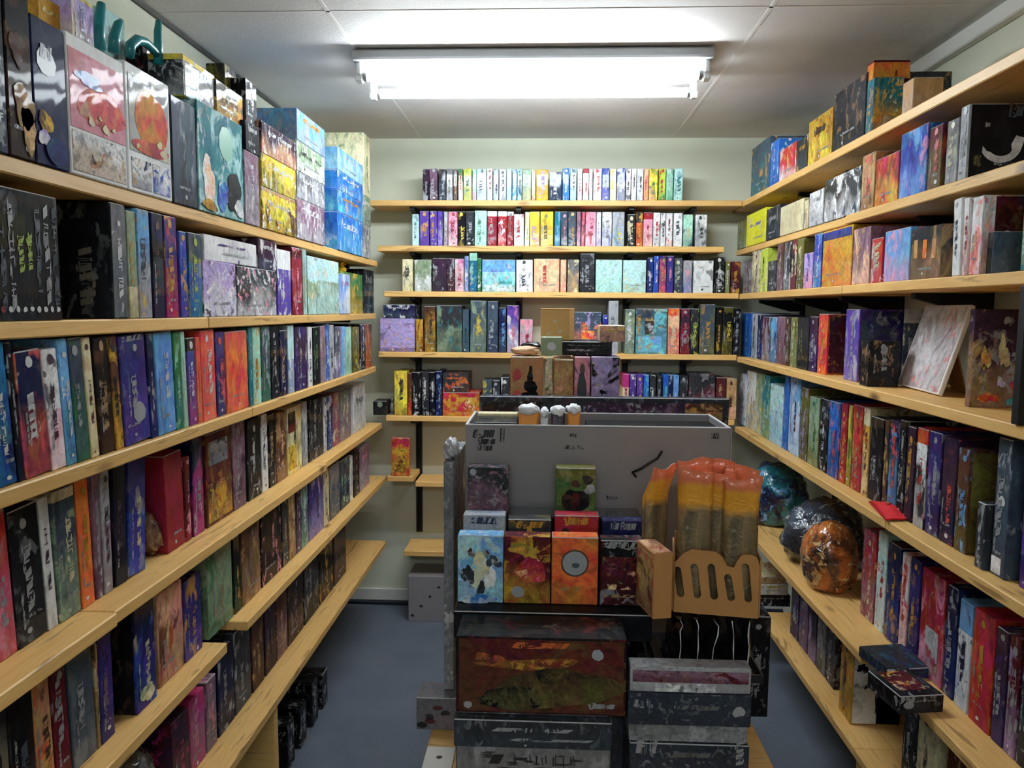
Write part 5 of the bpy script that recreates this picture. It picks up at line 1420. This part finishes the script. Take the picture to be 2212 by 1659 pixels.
# foil packs
def make_foil():
    mt, nt, b = newmat('orange_foil'); uv = N(nt, 'ShaderNodeUVMap', uv_map='n').outputs[0]; s = N(nt, 'ShaderNodeSeparateXYZ'); L(nt, uv, s.inputs[0]); v = s.outputs[1]
    tc = N(nt, 'ShaderNodeTexCoord').outputs['Object']; n = noise(nt, tc, 30, 4, .6, 1.)
    vv = math_(nt, 'ADD', v, math_(nt, 'MULTIPLY', math_(nt, 'SUBTRACT', n, .5), .07))
    mp = N(nt, 'ShaderNodeMapping'); L(nt, tc, mp.inputs[0]); mp.inputs['Scale'].default_value = (26, 8, 6)
    n2 = noise(nt, mp.outputs[0], 1, 3, .6, .5)
    low = mixc(nt, rng(nt, n2, .4, .6), C((96, 82, 58)), C((150, 122, 84))); low = mixc(nt, rng(nt, n2, .62, .68), low, C((130, 62, 44)))
    col = mixc(nt, rng(nt, vv, .68, .74), low, C((240, 168, 54))); col = mixc(nt, rng(nt, vv, .86, .9), col, C((232, 124, 88)))
    L(nt, col, b.inputs['Base Color']); b.inputs['Roughness'].default_value = .22; b.inputs['Coat Weight'].default_value = .8; b.inputs['Coat Roughness'].default_value = .07
    bp = N(nt, 'ShaderNodeBump'); bp.inputs['Strength'].default_value = .6; bp.inputs['Distance'].default_value = .008
    L(nt, noise(nt, tc, 26, 3, .5, 2.), bp.inputs['Height']); L(nt, bp.outputs[0], b.inputs['Normal']); L(nt, bp.outputs[0], b.inputs['Coat Normal']); return mt
M_FOIL = make_foil()
hp = Zat(1000, .34, Yt_+.04)-ztr-.006
def pillow(w, h, th, seed):
    rd = random.Random(seed); nu, nv = 8, 14; vs, fs, uvs = [], [], []
    for s in (-1, 1):
        for j in range(nv+1):
            for i in range(nu+1):
                u, v = i/nu, j/nv
                f = (math.sin(math.pi*u)**.35)*(min(1, (1-v)*7)**.6)*(min(1, v*9+.25)) 
                zz = v*h + .012*math.sin(u*5+seed)*max(0, v-.8)*5*.5
                lean = -.028*max(0, v-.78)*4.5
                vs.append(((u-.5)*w*(1+.05*max(0, v-.85)*6), s*th/2*f + .004*math.sin(11*u+seed*2)*max(0, v-.75)*4 + s*.0006 + lean, zz))
    n = (nu+1)*(nv+1)
    for s in (0, 1):
        for j in range(nv):
            for i in range(nu):
                a = s*n+j*(nu+1)+i; q = (a, a+1, a+nu+2, a+nu+1); fs.append(q if s == 0 else q[::-1])
    def e(j, i): return j*(nu+1)+i
    ring = [e(0, i) for i in range(nu+1)] + [e(j, nu) for j in range(1, nv+1)] + [e(nv, i) for i in range(nu-1, -1, -1)] + [e(j, 0) for j in range(nv-1, 0, -1)]
    for k in range(len(ring)): a, b = ring[k], ring[(k+1) % len(ring)]; fs.append((b, a, a+n, b+n))
    me = mesh_from(vs, fs); 
    for p in me.polygons: p.use_smooth = True
    add_uv(me); return me
lab = (('front left orange foil pack in the kraft tray', 'front middle orange foil pack in the kraft tray', 'front right orange foil pack in the kraft tray'), ('rear left orange foil pack in the kraft tray', 'rear middle orange foil pack in the kraft tray', 'rear right orange foil pack in the kraft tray'))
RM = Matrix.Rotation(rzt, 3, 'Z')
for r_ in range(2):
    for k in range(3):
        w_ = wt*.42
        p = Vector(t.location) + RM @ Vector(((k-1)*wt*.272, .022+.05*r_+.024*(k % 2), .0055))
        o = link('foil_pack', pillow(w_, hp*(1-.02*k+.04*r_), .021, 3*r_+k+1), M_FOIL, None, p, rzt+.03*(k-1)); tag(o, lab[r_][k], 'foil pack', 'orange foil packs in the kraft tray')
for k, (px, dy, rz_, lb) in enumerate(((1414, .075, .5, 'orange foil pack standing left of the kraft tray, behind the thick card box'), (1402, .11, .8, 'reddish orange foil pack at the far left of the orange packs'))):
    o = link('foil_pack', pillow(wt*.36, hp*(.98-.07*k), .02, 9+k), M_FOIL, None, (Xat(px, Yt_+dy, ztr), Yt_+dy, ztr+.001), rz_); tag(o, lb, 'foil pack')
# wire hook on the carton
tag(link('wire_hook', tube_path([onY(1374, 1030, Yf-.01), onY(1366, 1020, Yf-.02), onY(1385, 1012, Yf-.02), onY(1400, 1002, Yf-.02), onY(1420, 990, Yf-.02), onY(1430, 975, Yf-.005)], .003, 6), M_METAL), 'black hanging strap on the grey carton beside the foil packs', 'strap')
# grey box at the left of the front stack with wrapped top, and small white card
xa = Xat(899, 1.86, Z+.1); h_ = Zat(1507, -.3, 1.86)-Z
o = game_box('board_game_box', (xa+.06, 1.86, Z), 0, .12, .083, h_, 'grey', 'mauve', 'black', 'C0', False, False, 0, None, blot=.3, fleck=.3, smear=1); REC[-1]['label'] = 'grey wrapped box with black splashes left of the front stack'
for k in range(6): decal(o, 'ink_splash', DS[k % 5], -.045+.01*k*(1+k % 2), h_*(.15+.13*k), .03, .018, ('black', 'maroon', 'charcoal')[k % 3])
p = onZ(938, 1640, ZT)
o = link('card', bx(-.035, .035, -.045, .045, 0, .004, .001), simple('white_card', (232, 228, 220), .5, .04), None, (p.x+.012, p.y, ZT+.001)); tag(o, 'white card with a small red emblem at the table left edge', 'card')
q_ = decal(o, 'red_emblem', DS[1], 0, 0, .016, .016, 'maroon'); q_.rotation_euler[0] = math.pi/2; q_.location = (0, 0, .0046)
# tall wrapped grey edge box at the left of the tiers
xa = Xat(968, 1.98, .9); z1 = Zat(985, xa, 1.98)
o = game_box('board_game_box', (xa+.012, 1.9, Z+h_+.002), 0, .026, .3, z1-Z-h_-.002, 'grey', 'silver', 'white', 'C0', False, False, 0, None, blot=.4, fleck=.6); REC[-1]['label'] = 'tall thin grey wrapped box at the left side of the open carton'
blob('plastic_wrap', (xa+.012, 1.95, z1+.002), .02, .04, .03, make_wrap('clear_wrap', ('silver', 'white', 'grey')), 41, .3, label='crumpled clear plastic wrap on the thin grey box', cat='wrap')
# ------------------------------------------------------------------ labels, categories and groups of the boxes
def wd_(c): return WORD.get(c, c) if isinstance(c, str) else 'dark'
ROWN = dict(NAMES)
ORD = ['first', 'second', 'third', 'fourth', 'fifth', 'sixth', 'seventh', 'eighth', 'ninth', 'tenth', 'eleventh', 'twelfth', 'thirteenth', 'fourteenth', 'fifteenth', 'sixteenth', 'seventeenth', 'eighteenth', 'nineteenth', 'twentieth']
ORD += ['twenty-' + x for x in ORD[:9]] + ['thirtieth'] + ['thirty-' + x for x in ORD[:9]] + ['fortieth'] + ['forty-' + x for x in ORD[:9]]
rows = {}
for r in REC: rows.setdefault(r['row'], []).append(r)
used = set()
for r in REC:
    if 'label' in r: used.add(r['label'].lower())
for k, rs_ in rows.items():
    auto = [r for r in rs_ if 'label' not in r]
    n_ = -1
    for i, r in enumerate(auto):
        n_ += 0 if r.get('on') else 1
        w, d, h = r['dim']; ar = h/w
        noun = 'spine' if ar > 3.2 else ('box' if ar > .75 else 'flat box')
        size = 'slim ' if w < .022 else ('wide ' if w > .11 else '')
        lo = f"{size}{wd_(r['c1'])} {noun} with {wd_(r['c2'])} and {wd_(r['c3'])} print"
        nb = []
        if i > 0: nb.append(wd_(auto[i-1]['c1']))
        if i < len(auto)-1: nb.append(wd_(auto[i+1]['c1']))
        where = ROWN[k]
        lab_ = f"{lo} on the {where}"
        if lab_.lower() in used or sum(1 for q in auto if (q['c1'], q['c2']) == (r['c1'], r['c2'])) > 1:
            lab_ = f"{size}{wd_(r['c1'])} {noun}, {ORD[n_]} box from the left on the {where}"
        if r.get('on'):
            lab_ = f"{wd_(r['c1'])} and {wd_(r['c2'])} {noun} lying on the {wd_(auto[i-1]['c1'])} one, {where}"
            if lab_.lower() in used: lab_ = f"{wd_(r['c1'])} {noun} lying on the {ORD[n_]} box from the left, {where}"
        if len(lab_.split()) > 16: lab_ = f"{wd_(r['c1'])} {noun} with {wd_(r['c2'])} print on the {where}"
        used.add(lab_.lower()); r['label'] = lab_
    for r in rs_:
        tag(r['o'], r['label'], 'game box', ('game boxes on the ' + ROWN[k]) if k in ROWN else 'game boxes on the centre display')
